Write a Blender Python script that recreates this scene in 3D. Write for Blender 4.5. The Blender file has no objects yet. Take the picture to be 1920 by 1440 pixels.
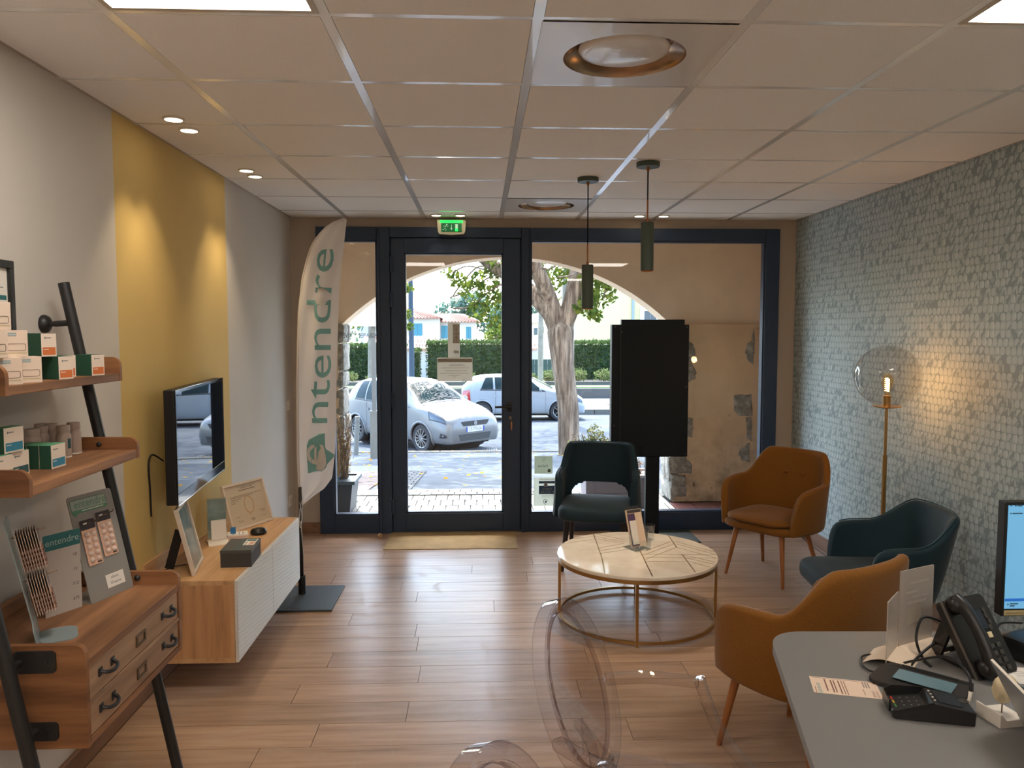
import bpy, bmesh, math, random
import numpy as np
from mathutils import Vector, Matrix, noise as mnoise
random.seed(7); RNG = np.random.default_rng(11)
SC = bpy.context.scene; COL = SC.collection
R = math.radians

# ---------------------------------------------------------------- camera, sky, sun, exposure
cam = bpy.data.cameras.new('camera'); cam.sensor_width = 36; cam.lens = 1450*36/1920; cam.clip_start = .02; cam.clip_end = 500
co = bpy.data.objects.new('camera', cam); COL.objects.link(co)
co.location = (0, 0, 1.628); co.rotation_euler = (R(90-3.8665), 0, R(-2.3641)); SC.camera = co
wd = bpy.data.worlds.new('sky'); SC.world = wd; wd.use_nodes = True
_n = wd.node_tree.nodes; _l = wd.node_tree.links; _n.clear()
_sky = _n.new('ShaderNodeTexSky'); _sky.sky_type = 'NISHITA'; _sky.sun_disc = False
_sky.sun_elevation = R(60); _sky.sun_rotation = R(4); _sky.dust_density = 2.5; _sky.air_density = 1.0; _sky.ozone_density = 2.0
_bg = _n.new('ShaderNodeBackground'); _bg.inputs[1].default_value = 2.0
_o = _n.new('ShaderNodeOutputWorld'); _l.new(_sky.outputs[0], _bg.inputs[0]); _l.new(_bg.outputs[0], _o.inputs[0])
sun = bpy.data.lights.new('sun', 'SUN'); sun.energy = 13.0; sun.angle = R(.55); sun.color = (1, .97, .92)
so = bpy.data.objects.new('sun', sun); COL.objects.link(so)
so.rotation_euler = Vector((.04, -.50, -.866)).to_track_quat('-Z', 'Y').to_euler()
PANEL_W = 13.5; SPOT_W = 11.0
vs = SC.view_settings; vs.view_transform = 'Standard'; vs.look = 'None'; vs.gamma = 1; vs.use_curve_mapping = False; vs.exposure = 0.3

# ---------------------------------------------------------------- helpers: colour, materials
def S(r, g, b):
    f = lambda c: (c/255/12.92 if c/255 <= .04045 else ((c/255+.055)/1.055)**2.4)
    return (f(r), f(g), f(b), 1)
class NT:
    def __init__(s, name):
        s.m = bpy.data.materials.new(name); s.m.use_nodes = True; s.t = s.m.node_tree; s.t.nodes.clear()
    def n(s, typ, ins=None, **kw):
        q = s.t.nodes.new('ShaderNode'+typ)
        for k, v in kw.items(): setattr(q, k, v)
        for k, v in (ins or {}).items(): s.i(q, k, v)
        return q
    def i(s, q, k, v):
        sk = q.inputs[k]
        if hasattr(v, 'is_output') or hasattr(v, 'links'): s.t.links.new(v, sk)
        elif hasattr(v, 'outputs'): s.t.links.new(v.outputs[0], sk)
        else: sk.default_value = v
    def math(s, op, a, b=0.0, c=0.0, clamp=False):
        q = s.n('Math', {0: a, 1: b, 2: c}, operation=op); q.use_clamp = clamp; return q.outputs[0]
    def mix(s, f, a, b, bt='MIX'):
        q = s.n('Mix', data_type='RGBA', blend_type=bt)
        s.i(q, 0, f); s.i(q, 6, a); s.i(q, 7, b); return q.outputs[2]
    def noise(s, vec, scale, detail=3, rough=.55):
        return s.n('TexNoise', {'Vector': vec, 'Scale': scale, 'Detail': detail, 'Roughness': rough}).outputs[0]
    def ramp(s, f, stops):
        q = s.n('ValToRGB', {0: f}); e = q.color_ramp.elements
        while len(e) < len(stops): e.new(.5)
        for k, (p, c) in enumerate(stops): e[k].position = p; e[k].color = c
        return q.outputs[0]
    def obj(s): return s.n('TexCoord').outputs['Object']
    def scale(s, vec, sc): return s.n('Mapping', {0: vec, 3: sc}).outputs[0]
    def pr(s, **kw):
        q = s.n('BsdfPrincipled')
        for k, v in kw.items(): s.i(q, k.replace('_', ' '), v)
        s.out(q.outputs[0]); return q
    def bump(s, h, strength, dist=.01):
        return s.n('Bump', {'Strength': strength, 'Distance': dist, 'Height': h}).outputs[0]
    def out(s, sh):
        o = s.n('OutputMaterial'); s.t.links.new(sh, o.inputs[0])
MC = {}
def mat(name, col, rough=.5, metal=0., var=.0, vs=6., bump=0., bs=60., spec=.5, coat=0., emit=None, es=0., sheen=0., rnd=0.):
    if name in MC: return MC[name]
    t = NT(name); base = col
    if var or bump: ob = t.obj()
    if var:
        f = t.noise(ob, vs, 4)
        d = tuple(c*(1-var) for c in col[:3])+(1,); l = tuple(min(1, c*(1+var)) for c in col[:3])+(1,)
        base = t.ramp(f, [(.3, d), (.7, l)])
    if rnd:
        oi = t.n('ObjectInfo').outputs['Random']
        base = t.mix(1.0, base, t.ramp(oi, [(0, (1-rnd,)*3+(1,)), (1, (1+rnd*.6,)*3+(1,))]), 'MULTIPLY')
    p = t.pr(Base_Color=base, Roughness=rough, Metallic=metal, Specular_IOR_Level=spec, Coat_Weight=coat, Sheen_Weight=sheen)
    if emit: t.i(p, 'Emission Color', emit); t.i(p, 'Emission Strength', es)
    if bump: t.i(p, 'Normal', t.bump(t.noise(ob, bs, 4), bump))
    MC[name] = t.m; return t.m
def wood(name, c1, c2, axis='x', sc=1., rough=.45, knots=True, rnd=.12, bump=.05):
    if name in MC: return MC[name]
    t = NT(name); oi = t.n('ObjectInfo').outputs['Random']
    v = t.n('VectorMath', {0: t.obj(), 1: t.n('CombineXYZ', {0: t.math('MULTIPLY', oi, 13.), 1: t.math('MULTIPLY', oi, 31.), 2: t.math('MULTIPLY', oi, 7.)}).outputs[0]}, operation='ADD').outputs[0]
    k = {'x': (1.2, 16, 16), 'y': (16, 1.2, 16), 'z': (16, 16, 1.2)}[axis]
    g = t.noise(t.scale(v, tuple(a*sc for a in k)), 1.0, 6, .62)
    w = t.noise(t.scale(v, tuple(a*sc*.25 for a in k)), 1.0, 2)
    f = t.math('ADD', t.math('MULTIPLY', g, .7), t.math('MULTIPLY', w, .3))
    dark = tuple(c*.55 for c in c1[:3])+(1,)
    base = t.ramp(f, [(.28, dark), (.42, c1), (.62, c2)])
    if knots:
        kk = t.n('TexVoronoi', {'Vector': t.scale(v, tuple(a*sc*.32 for a in ((1.6, 5, 5) if axis == 'x' else (5, 1.6, 5) if axis == 'y' else (5, 5, 1.6)))), 'Scale': 2.2}).outputs[0]
        base = t.mix(t.math('SUBTRACT', .35, t.math('MULTIPLY', kk, 3.2), clamp=True), base, tuple(c*.25 for c in c1[:3])+(1,))
    base = t.mix(1.0, base, t.ramp(oi, [(0, (1-rnd, 1-rnd, 1-rnd, 1)), (1, (1+rnd, 1+rnd*.9, 1+rnd*.8, 1))]), 'MULTIPLY')
    if name == 'oak floor plank':
        ps = t.n('NewGeometry').outputs['Position']; wv = t.n('VectorMath', {0: ps, 1: t.n('TexNoise', {'Vector': ps, 'Scale': 2.3}).outputs[1]}, operation='ADD').outputs[0]
        sm = t.noise(t.scale(wv, (5., 2.2, 1.)), 1.6, 5, .7); q = t.math('MULTIPLY', t.math('SUBTRACT', sm, .54, clamp=True), 4., clamp=True)
        rough = t.math('ADD', rough-.05, t.math('MULTIPLY', q, .28)); base = t.mix(t.math('MULTIPLY', q, .22), base, S(206, 196, 186))
    t.pr(Base_Color=base, Roughness=rough, Normal=t.bump(g, bump)); MC[name] = t.m; return t.m
def paneglass(name, tint=(1, 1, 1, 1), boost=1.0):
    t = NT(name); fr = t.n('Fresnel', {0: 1.52}).outputs[0]; bf = t.n('NewGeometry').outputs['Backfacing']
    f = t.math('MULTIPLY', t.math('MULTIPLY', fr, boost), t.math('SUBTRACT', 1.0, bf), clamp=True)
    m = t.n('MixShader', {0: f}); t.t.links.new(t.n('BsdfTransparent', {0: tint}).outputs[0], m.inputs[1])
    t.t.links.new(t.n('BsdfGlossy', {0: (1, 1, 1, 1), 'Roughness': 0.0}).outputs[0], m.inputs[2]); t.out(m.outputs[0]); return t.m
def leafmat(name, c1, c2, trans=.45):
    t = NT(name); r = t.n('NewGeometry').outputs['Random Per Island']
    c = t.ramp(r, [(0, c1), (1, c2)])
    m = t.n('MixShader', {0: trans}); t.t.links.new(t.n('BsdfDiffuse', {0: c}).outputs[0], m.inputs[1])
    t.t.links.new(t.n('BsdfTranslucent', {0: c}).outputs[0], m.inputs[2]); t.out(m.outputs[0]); return t.m

# ---------------------------------------------------------------- helpers: shapes (added to a bmesh), objects
def NB(): return bmesh.new()
def box(bm, x0, x1, y0, y1, z0, z1, bev=0., seg=2):
    v = [bm.verts.new((x, y, z)) for x in (x0, x1) for y in (y0, y1) for z in (z0, z1)]
    fs = [bm.faces.new([v[k] for k in q]) for q in ((0, 1, 3, 2), (4, 6, 7, 5), (0, 4, 5, 1), (2, 3, 7, 6), (0, 2, 6, 4), (1, 5, 7, 3))]
    if bev:
        es = list({e for f in fs for e in f.edges})
        r = bmesh.ops.bevel(bm, geom=es, offset=bev, segments=seg, affect='EDGES', profile=.5)
        return list({w for f in r['faces'] for w in f.verts})
    return v
def frame3(d):
    d = Vector(d).normalized(); a = Vector((0, 0, 1)) if abs(d.z) < .95 else Vector((1, 0, 0))
    u = d.cross(a).normalized(); return u, d.cross(u).normalized()
def ring(bm, c, u, w, ru, rw, n): return [bm.verts.new(Vector(c)+u*(ru*math.cos(2*math.pi*k/n))+w*(rw*math.sin(2*math.pi*k/n))) for k in range(n)]
def bridge(bm, a, b):
    n = len(a)
    for k in range(n): bm.faces.new((a[k], a[(k+1) % n], b[(k+1) % n], b[k]))
def cyl(bm, p0, p1, r0, r1=None, n=16, caps=True):
    r1 = r0 if r1 is None else r1; d = Vector(p1)-Vector(p0); u, w = frame3(d)
    a = ring(bm, p0, u, w, r0, r0, n); b = ring(bm, p1, u, w, r1, r1, n); bridge(bm, a, b)
    if caps: bm.faces.new(a[::-1]); bm.faces.new(b)
def tube(bm, pts, r, n=8, closed=False, rect=None):
    P = [Vector(p) for p in pts]; N = len(P); rings = []; up = None
    for k in range(N):
        if closed: d = P[(k+1) % N]-P[k-1]
        else: d = P[min(k+1, N-1)]-P[max(k-1, 0)]
        d.normalize()
        if up is None: u, w = frame3(d)
        else:
            u = up-d*up.dot(d); u.normalize(); w = d.cross(u)
        up = u; rr = r[k] if isinstance(r, (list, tuple)) else r
        if rect: rings.append([bm.verts.new(P[k]+u*(a*rect[0])+w*(b*rect[1])) for a, b in ((-1, -1), (1, -1), (1, 1), (-1, 1))])
        else: rings.append(ring(bm, P[k], u, w, rr, rr, n))
    for k in range(N-1): bridge(bm, rings[k], rings[k+1])
    if closed: bridge(bm, rings[-1], rings[0])
    else: bm.faces.new(rings[0][::-1]); bm.faces.new(rings[-1])
def lathe(bm, prof, c=(0, 0, 0), n=32, axis='z', caps=False):
    rs = []
    for r, h in prof:
        rr = []
        for k in range(n):
            a = 2*math.pi*k/n; p = (r*math.cos(a), r*math.sin(a), h)
            if axis == 'y': p = (p[0], p[2], p[1])
            if axis == 'x': p = (p[2], p[0], p[1])
            rr.append(bm.verts.new(Vector(c)+Vector(p)))
        rs.append(rr)
    for a, b in zip(rs, rs[1:]): bridge(bm, a, b)
    if caps and prof[0][0] > 1e-6: bm.faces.new(rs[0][::-1])
    if caps and prof[-1][0] > 1e-6: bm.faces.new(rs[-1])
    bmesh.ops.remove_doubles(bm, verts=[v for rr in rs for v in rr], dist=1e-6)
def prism(bm, poly, h0, h1, axis='z'):
    f = {'z': lambda a, b, h: (a, b, h), 'y': lambda a, b, h: (a, h, b), 'x': lambda a, b, h: (h, a, b)}[axis]
    A = [bm.verts.new(f(a, b, h0)) for a, b in poly]; B = [bm.verts.new(f(a, b, h1)) for a, b in poly]
    bridge(bm, A, B); bm.faces.new(A[::-1]); bm.faces.new(B)
def rrect(x0, x1, y0, y1, r, n=5):
    o = []
    for cx, cy, a0 in ((x1-r, y0+r, -90), (x1-r, y1-r, 0), (x0+r, y1-r, 90), (x0+r, y0+r, 180)):
        for k in range(n+1):
            a = R(a0+90*k/n); o.append((cx+r*math.cos(a), cy+r*math.sin(a)))
    return o
def move(bm, M, verts=None):
    bmesh.ops.transform(bm, matrix=M, verts=verts or bm.verts)
def bez(pts, n=24):
    P = [Vector(p) for p in pts]; out = []
    for k in range(len(P)-1):
        a = P[max(k-1, 0)]; b = P[k]; c = P[k+1]; d = P[min(k+2, len(P)-1)]
        m = max(2, n//(len(P)-1))
        for q in range(m):
            t = q/m; out.append(.5*((2*b)+(c-a)*t+(2*a-5*b+4*c-d)*t*t+(3*b-a-3*c+d)*t**3))
    out.append(P[-1]); return out
OFF = {}
def put(name, me, parent=None, W=True):
    o = bpy.data.objects.new(name, me); COL.objects.link(o)
    off = Vector((0, 0, 0))
    if parent is not None:
        o.parent = parent
        if W: off = OFF.get(parent.name, off)
    if W and off.length > 0: me.transform(Matrix.Translation(-off))
    OFF[o.name] = off; return o
def obj(name, bm, m, parent=None, smooth=False, W=True, label=None, kind=None):
    bmesh.ops.recalc_face_normals(bm, faces=bm.faces)
    me = bpy.data.meshes.new(name); bm.to_mesh(me); bm.free()
    for q in (m if isinstance(m, (list, tuple)) else [m]): me.materials.append(q)
    if smooth:
        me.shade_smooth()
        if smooth is not True: me.set_sharp_from_angle(angle=R(smooth))
    o = put(name, me, parent, W)
    if label: o['label'] = label
    if kind: o['kind'] = kind
    return o
def tag(o, label, cat, group=None):
    o['label'] = label; o['category'] = cat
    if group: o['group'] = group
    return o
def thing(name, label, cat, loc=(0, 0, 0), rz=0., group=None):
    o = bpy.data.objects.new(name, None); COL.objects.link(o); o.empty_display_size = .05
    o.location = loc; o.rotation_euler = (0, 0, rz); OFF[o.name] = Vector(loc); return tag(o, label, cat, group)
def part(name, parent, m, fn, smooth=False, W=True, label=None, kind=None):
    bm = NB(); fn(bm); return obj(name, bm, m, parent, smooth, W, label, kind)
def bpart(name, parent, m, *a, bev=0., W=True, label=None, smooth=False):
    bm = NB(); box(bm, *a, bev=bev); return obj(name, bm, m, parent, smooth, W, label)
def struct(name, bm, m, parent=None, smooth=False):
    o = obj(name, bm, m, parent, smooth)
    if parent is None: o['kind'] = 'structure'
    return o
def sbox(name, m, *a, bev=0., parent=None):
    bm = NB(); box(bm, *a, bev=bev); return struct(name, bm, m, parent)
def dup(root, loc, rz, label=None, name=None):
    r = root.copy(); COL.objects.link(r); r.location = loc; r.rotation_euler = (0, 0, rz)
    if label: r['label'] = label
    for ch in root.children:
        c = ch.copy(); COL.objects.link(c); c.parent = r
        for g in ch.children:
            d = g.copy(); COL.objects.link(d); d.parent = c
    return r
def text(name, s, size, m, parent, o, r, u, W=True, align='CENTER', sx=1., spacing=1., fn=None):
    cu = bpy.data.curves.new('t', 'FONT'); cu.body = s; cu.size = size; cu.align_x = align; cu.align_y = 'CENTER'; cu.space_character = spacing; cu.resolution_u = 3
    to = bpy.data.objects.new('t', cu); me = bpy.data.meshes.new_from_object(to); bpy.data.objects.remove(to); bpy.data.curves.remove(cu)
    r = Vector(r).normalized()*sx; u = Vector(u).normalized(); n = r.cross(u)
    if fn:
        for v in me.vertices: v.co = fn(v.co.x, v.co.y)
    else:
        me.transform(Matrix(((r.x, u.x, n.x, o[0]), (r.y, u.y, n.y, o[1]), (r.z, u.z, n.z, o[2]), (0, 0, 0, 1))))
    me.name = name; me.materials.clear(); me.materials.append(m)
    return put(name, me, parent, W)
def quads(name, V, m, parent=None, kind=None, label=None):
    V = np.asarray(V, np.float32); n = len(V); me = bpy.data.meshes.new(name)
    me.vertices.add(n*4); me.vertices.foreach_set('co', V.reshape(-1)); me.loops.add(n*4); me.loops.foreach_set('vertex_index', np.arange(n*4, dtype=np.int32))
    me.polygons.add(n); me.polygons.foreach_set('loop_start', np.arange(0, n*4, 4, dtype=np.int32))
    me.update(); me.validate(); me.materials.append(m)
    o = put(name, me, parent)
    if kind: o['kind'] = kind
    if label: o['label'] = label
    return o
def leaves(P, size, asp=.55, droop=0.):
    P = np.asarray(P); n = len(P); a = RNG.normal(size=(n, 3)); a[:, 2] -= droop; a /= np.linalg.norm(a, axis=1)[:, None]
    b = np.cross(a, RNG.normal(size=(n, 3))); b /= np.linalg.norm(b, axis=1)[:, None]
    s = (size*RNG.uniform(.6, 1.3, n))[:, None]
    return np.stack([P-a*s, P+b*s*asp, P+a*s, P-b*s*asp], 1)
def blob(c, r, n, surf=.5):
    d = RNG.normal(size=(n, 3)); d /= np.linalg.norm(d, axis=1)[:, None]
    return np.asarray(c)+d*np.asarray(r)*(RNG.uniform(surf, 1, n)**.6)[:, None]
# ---------------------------------------------------------------- shared materials
WALL = mat('wall paint', S(204, 196, 186), .85, var=.03, vs=3, bump=.02, bs=220)
YEL = mat('yellow wall paint', S(212, 182, 114), .8, var=.03, vs=3, bump=.02, bs=220)
TILE = mat('ceiling tile board', S(240, 237, 234), .9, var=.04, vs=220, rnd=.03)
RAIL = mat('ceiling rail white', S(240, 240, 240), .26, spec=1., coat=1.)
ANTH = mat('anthracite frame', S(38, 56, 80), .45, bump=.02, bs=400)
BLK = mat('black metal', S(34, 33, 33), .42, var=.1, vs=30)
BLKP = mat('black plastic', S(20, 21, 23), .38)
BRASS = mat('brass', S(184, 148, 96), .3, 1.)
WHT = mat('white lacquer', S(232, 222, 208), .45)
PAPER = mat('white paper', S(232, 224, 214), .8)
INK = mat('dark ink', S(50, 50, 54), .8)
GREY = mat('grey ink', S(120, 120, 120), .8)
TEALI = mat('teal ink', S(52, 110, 112), .8)
GLASS = paneglass('window glass', (.97, .99, .985, 1))
ACR = paneglass('clear acrylic', (.93, .95, .96, 1), 1.6)
PLANK = wood('oak floor plank', S(164, 133, 108), S(186, 154, 128), 'x', 1.6, .36, rnd=.07, bump=.04)
OAKS = wood('light oak', S(196, 150, 104), S(216, 172, 126), 'y', 1.8, .5, knots=False, rnd=.02)
PINE = wood('brown pine', S(122, 82, 52), S(164, 116, 78), 'y', 1.4, .55, rnd=.06)
PINEX = wood('brown pine across', S(120, 78, 46), S(158, 108, 68), 'x', 1.4, .55, rnd=.06)
PINEL = wood('pale drawer pine', S(150, 118, 92), S(180, 146, 116), 'y', 1.6, .6, rnd=.06)
BASE = wood('baseboard wood', S(126, 92, 68), S(150, 112, 84), 'y', 1.2, .5, knots=False)
PLAST = mat('beige plaster', S(232, 208, 180), .92, var=.07, vs=2.5, bump=.12, bs=25)
def wallpaper():
    t = NT('grey green oval wallpaper'); sp = t.n('SeparateXYZ', {0: t.obj()}); y, z = sp.outputs[1], sp.outputs[2]
    def layer(su, sv, ou, ov, ru, rv, keep, seed):
        v = t.math('ADD', t.math('MULTIPLY', z, 1/sv), ov); cv = t.math('FLOOR', v); u = t.math('ADD', t.math('ADD', t.math('MULTIPLY', y, 1/su), ou), t.math('MULTIPLY', t.math('FRACT', t.math('MULTIPLY', t.math('SINE', t.math('MULTIPLY', cv, 12.9)), 43.7)), .9))
        cu = t.math('FLOOR', u); fu = t.math('SUBTRACT', t.math('FRACT', u), .5); fv = t.math('SUBTRACT', t.math('FRACT', v), .5)
        wn = t.n('TexWhiteNoise', {0: t.n('CombineXYZ', {0: cu, 1: cv, 2: seed}).outputs[0]}); w = wn.outputs[0]
        w2 = t.math('FRACT', t.math('MULTIPLY', w, 17.3))
        d = t.math('ADD', t.math('POWER', t.math('ABSOLUTE', t.math('DIVIDE', fu, ru)), 2.2), t.math('POWER', t.math('ABSOLUTE', t.math('DIVIDE', fv, rv)), 2.2))
        ins = t.math('LESS_THAN', d, 1.0); keepm = t.math('LESS_THAN', w, keep)
        cut = t.math('GREATER_THAN', t.math('ADD', t.math('ADD', fu, fv), t.math('MULTIPLY', w2, 2.4)), .35)
        return t.math('MULTIPLY', t.math('MULTIPLY', ins, keepm), cut)
    A = layer(.040, .042, 0, 0, .44, .47, .93, 1.); B = layer(.040, .042, .5, .5, .36, .42, .72, 5.); D = layer(.040, .042, .25, .0, .16, .45, .35, 9.)
    c = t.mix(A, S(134, 147, 147), S(176, 186, 183)); c = t.mix(t.math('MULTIPLY', B, .55), c, S(172, 182, 179)); c = t.mix(t.math('MULTIPLY', D, .5), c, S(204, 212, 207))
    t.pr(Base_Color=c, Roughness=.6, Specular_IOR_Level=.4); return t.m
PAPERW = wallpaper()

# ---------------------------------------------------------------- room shell
YF, ZC = 6.25, 2.5325            # inner face of shopfront wall, ceiling height
bm = NB(); box(bm, -1.62, -1.5, -2.6, 3.286, 0, 2.6); n0 = len(bm.faces); box(bm, -1.62, -1.5, 3.286, 4.685, 0, 2.6); n1 = len(bm.faces); box(bm, -1.62, -1.5, 4.685, 6.3, 0, 2.6)
bm.faces.ensure_lookup_table()
for k in range(n0, n1): bm.faces[k].material_index = 1
struct('wall_left', bm, [WALL, YEL])
sbox('wall_right', PAPERW, 2.57, 2.7, -2.6, 6.3, 0, 2.6)
sbox('wall_rear', WALL, -1.62, 2.7, -2.72, -2.6, 0, 2.6)
WF = mat('front wall paint', S(188, 172, 154), .85, bump=.02, bs=220)
bm = NB(); box(bm, -1.5, -1.29, YF, YF+.12, 0, 2.6); box(bm, 2.42, 2.57, YF, YF+.12, 0, 2.6); box(bm, -1.29, 2.42, YF, YF+.12, 2.452, 2.6)
struct('wall_front', bm, WF)
bm = NB(); box(bm, -1.5, -1.482, -2.6, YF, 0, .085, bev=.003); struct('baseboard_left', bm, BASE)
bm = NB(); box(bm, 2.552, 2.57, -2.6, YF, 0, .085, bev=.003); box(bm, 2.545, 2.57, -2.6, YF, .085, .092); struct('baseboard_right', bm, [BASE])
bm = NB(); box(bm, -1.482, -1.29, YF-.018, YF, 0, .085, bev=.003); box(bm, 2.42, 2.552, YF-.018, YF, 0, .085, bev=.003); struct('baseboard_front', bm, BASE)

# floor with every plank laid
fl = sbox('floor', mat('floor gap', S(40, 28, 20), .9), -1.62, 2.7, -2.6, 6.3, -.14, -.010)
PW = .1808; plank_me = {}
for row in range(-5, 19):
    y0 = 2.965+PW*row
    if y0 > YF: continue
    y1 = min(y0+PW, YF); x = -1.48-random.uniform(.05, 1.2)
    while x < 2.55:
        a, b = max(x, -1.482), min(x+1.28, 2.552); x += 1.28
        if b-a < .05: continue
        full = abs(b-a-1.28) < 1e-4 and abs(y1-y0-PW) < 1e-4
        if full and 'f' in plank_me:
            o = bpy.data.objects.new('plank', plank_me['f']); COL.objects.link(o); o.parent = fl
        else:
            bm = NB(); w, d = (b-a)/2-.0013, (y1-y0)/2-.0013; box(bm, -w, w, -d, d, -.010, 0)
            o = obj('plank', bm, PLANK, fl)
            if full: plank_me['f'] = o.data
        o.location = ((a+b)/2, (y0+y1)/2, 0)
sbox('floor_rear', PLANK, -1.482, 2.552, -2.6, 2.965-5*PW-.001, -.010, 0, parent=fl).name = 'plank_field'

# ceiling grid and tiles
ce = sbox('ceiling', TILE, -1.62, 2.7, -2.72, 6.3, 2.575, 2.72)
GX = [-1.5, -1.05, -.44, .17, .78, 1.39, 2.0, 2.57]; GY = [1.69, 2.29, 2.887, 3.485, 4.083, 4.687, 5.288, 5.89, YF]
sbox('ceiling_rear', TILE, -1.5, 2.57, -.70, 1.68, 2.526, 2.574, parent=ce).name = 'ceiling_field'
for x in GX[1:-1]: sbox('grid_rail', RAIL, x-.016, x+.016, -.7, YF, ZC-.004, ZC+.03, parent=ce)
for y in GY[:-1]: sbox('cross_rail', RAIL, -1.5, 2.57, y-.012, y+.012, ZC-.0035, ZC+.028, parent=ce)
def LEDcell(i, j): return (i, j) in ((1, 0), (5, 0))
def DIFcell(i, j): return (i, j) in ((3, 1), (3, 6))
tile_me = {}
for j in range(8):
    for i in range(7):
        if LEDcell(i, j) or DIFcell(i, j): continue
        w, d = (GX[i+1]-GX[i])/2-.0175, (GY[j+1]-GY[j])/2-.0135
        bm = NB(); box(bm, -w, w, -d, d, -.004, .016)
        o = obj('ceiling_tile', bm, TILE, ce); o.location = ((GX[i]+GX[i+1])/2, (GY[j]+GY[j+1])/2, ZC)
bm = NB(); box(bm, -1.5, -1.478, .0, YF, ZC-.002, ZC+.02); box(bm, 2.548, 2.57, .0, YF, ZC-.002, ZC+.02); box(bm, -1.5, 2.57, YF-.02, YF, ZC-.002, ZC+.02); struct('wall_rail', bm, mat('wall angle', S(180, 168, 156), .6), ce)

# light fittings in the ceiling
LEDM = mat('led diffuser', S(255, 244, 226), .5, emit=(1, .93, .84, 1), es=PANEL_W)
LEDF = mat('panel trim', S(190, 180, 165), .5)
def led(name, x0, x1, y0, y1, label):
    t = thing(name, label, 'ceiling light', ((x0+x1)/2, (y0+y1)/2, ZC), 0, 'square ceiling light panels')
    bm = NB(); a = .018
    for q in ((x0, x1, y0, y0+a), (x0, x1, y1-a, y1), (x0, x0+a, y0+a, y1-a), (x1-a, x1, y0+a, y1-a)): box(bm, *q, ZC-.006, ZC+.02)
    obj('frame', bm, LEDF, t); bpart('diffuser', t, LEDM, x0+a, x1-a, y0+a, y1-a, ZC-.001, ZC+.012)
c = .013
led('ceiling_light', GX[1]+c, GX[2]-c, GY[0]+c, GY[1]-c, 'bright square ceiling panel over the wooden shelf unit, nearest the yellow wall')
led('ceiling_light', GX[5]+c, GX[6]-c, GY[0]+c, GY[1]-c, 'bright square ceiling panel above the pale desk beside the patterned wall')
for k, x in enumerate((-1.05, .17, 1.39)):
    bm = NB(); box(bm, x+.02, x+.59, -1.3, -.72, 2.53, 2.56); o = struct('ceiling_rear_light', bm, LEDM, ce); o.name = 'rear_light'
SPE = mat('spot lens', S(255, 246, 230), .4, emit=(1, .85, .62, 1), es=9.)
SPR = mat('spot ring', S(225, 218, 208), .4)
spots = [(-1.293, 3.395, 'nearest of the ceiling spots, in front of the yellow wall stripe'), (-1.295, 3.576, 'second ceiling spot from the shelves, lighting the yellow stripe'),
         (-1.300, 4.441, 'third ceiling spot from the shelves, at the far edge of the yellow stripe'), (-1.298, 4.603, 'fourth ceiling spot along the grey wall, past the yellow stripe'),
         (-.335, 6.06, 'ceiling spot left above the green exit sign'), (-.150, 6.06, 'ceiling spot right above the green exit sign'),
         (1.240, 6.04, 'ceiling spot by the window, just behind the pendant lamp'), (1.430, 6.04, 'ceiling spot by the window, nearest the patterned wall')]
for k, (x, y, lb) in enumerate(spots):
    t = thing('ceiling_spot', lb, 'spotlight', (x, y, ZC), 0, 'recessed ceiling spots')
    part('trim_ring', t, SPR, lambda b: lathe(b, [(.034, .004), (.036, -.012), (.044, -.011), (.045, -.007), (.040, .004)], (x, y, ZC), 28), 40)
    part('lens', t, SPE, lambda b: cyl(b, (x, y, ZC-.009), (x, y, ZC-.002), .0345, n=24))
    L = bpy.data.lights.new('spot', 'SPOT'); L.energy = SPOT_W*(1 if k < 4 else .35); L.color = (1, .80, .52); L.spot_size = R(72); L.spot_blend = .55; L.shadow_soft_size = .025
    lo = bpy.data.objects.new('spot_light', L); COL.objects.link(lo); lo.location = (0, 0, -.018); lo.parent = t
METW = mat('satin white metal', S(226, 222, 218), .3, 0., spec=.9, coat=.4); METD = mat('champagne metal', S(170, 140, 112), .25, .9)
for (i, j, lb) in ((3, 1, 'round disc air diffuser in a metal ceiling tile, nearest one'), (3, 6, 'round disc air diffuser in a metal ceiling tile near the door')):
    x0, x1, y0, y1 = GX[i]+.014, GX[i+1]-.014, GY[j]+.014, GY[j+1]-.014; cx, cy = (x0+x1)/2, (y0+y1)/2
    t = thing('air_diffuser', lb, 'air diffuser', (cx, cy, ZC), 0, 'round ceiling air diffusers')
    def pan(b):
        n = 48; rr = [b.verts.new((cx+.2*math.cos(2*math.pi*k/n), cy+.2*math.sin(2*math.pi*k/n), ZC-.007)) for k in range(n)]
        sq = []
        for k in range(n):
            ca, sa = math.cos(2*math.pi*k/n), math.sin(2*math.pi*k/n); m = max(abs(ca), abs(sa)); sq.append(b.verts.new((cx+ca/m*(x1-cx), cy+sa/m*(y1-cy), ZC-.007)))
        bridge(b, sq, rr)
    part('plate', t, METW, pan)
    part('throat', t, METD, lambda b: lathe(b, [(.2, -.007), (.196, .010), (.150, .032), (.146, .034)], (cx, cy, ZC), 48), True)
    part('disc', t, METW, lambda b: lathe(b, [(0, .004), (.125, .004), (.143, .010), (.150, .020), (.0, .024)], (cx, cy, ZC), 48), 40)

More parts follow.
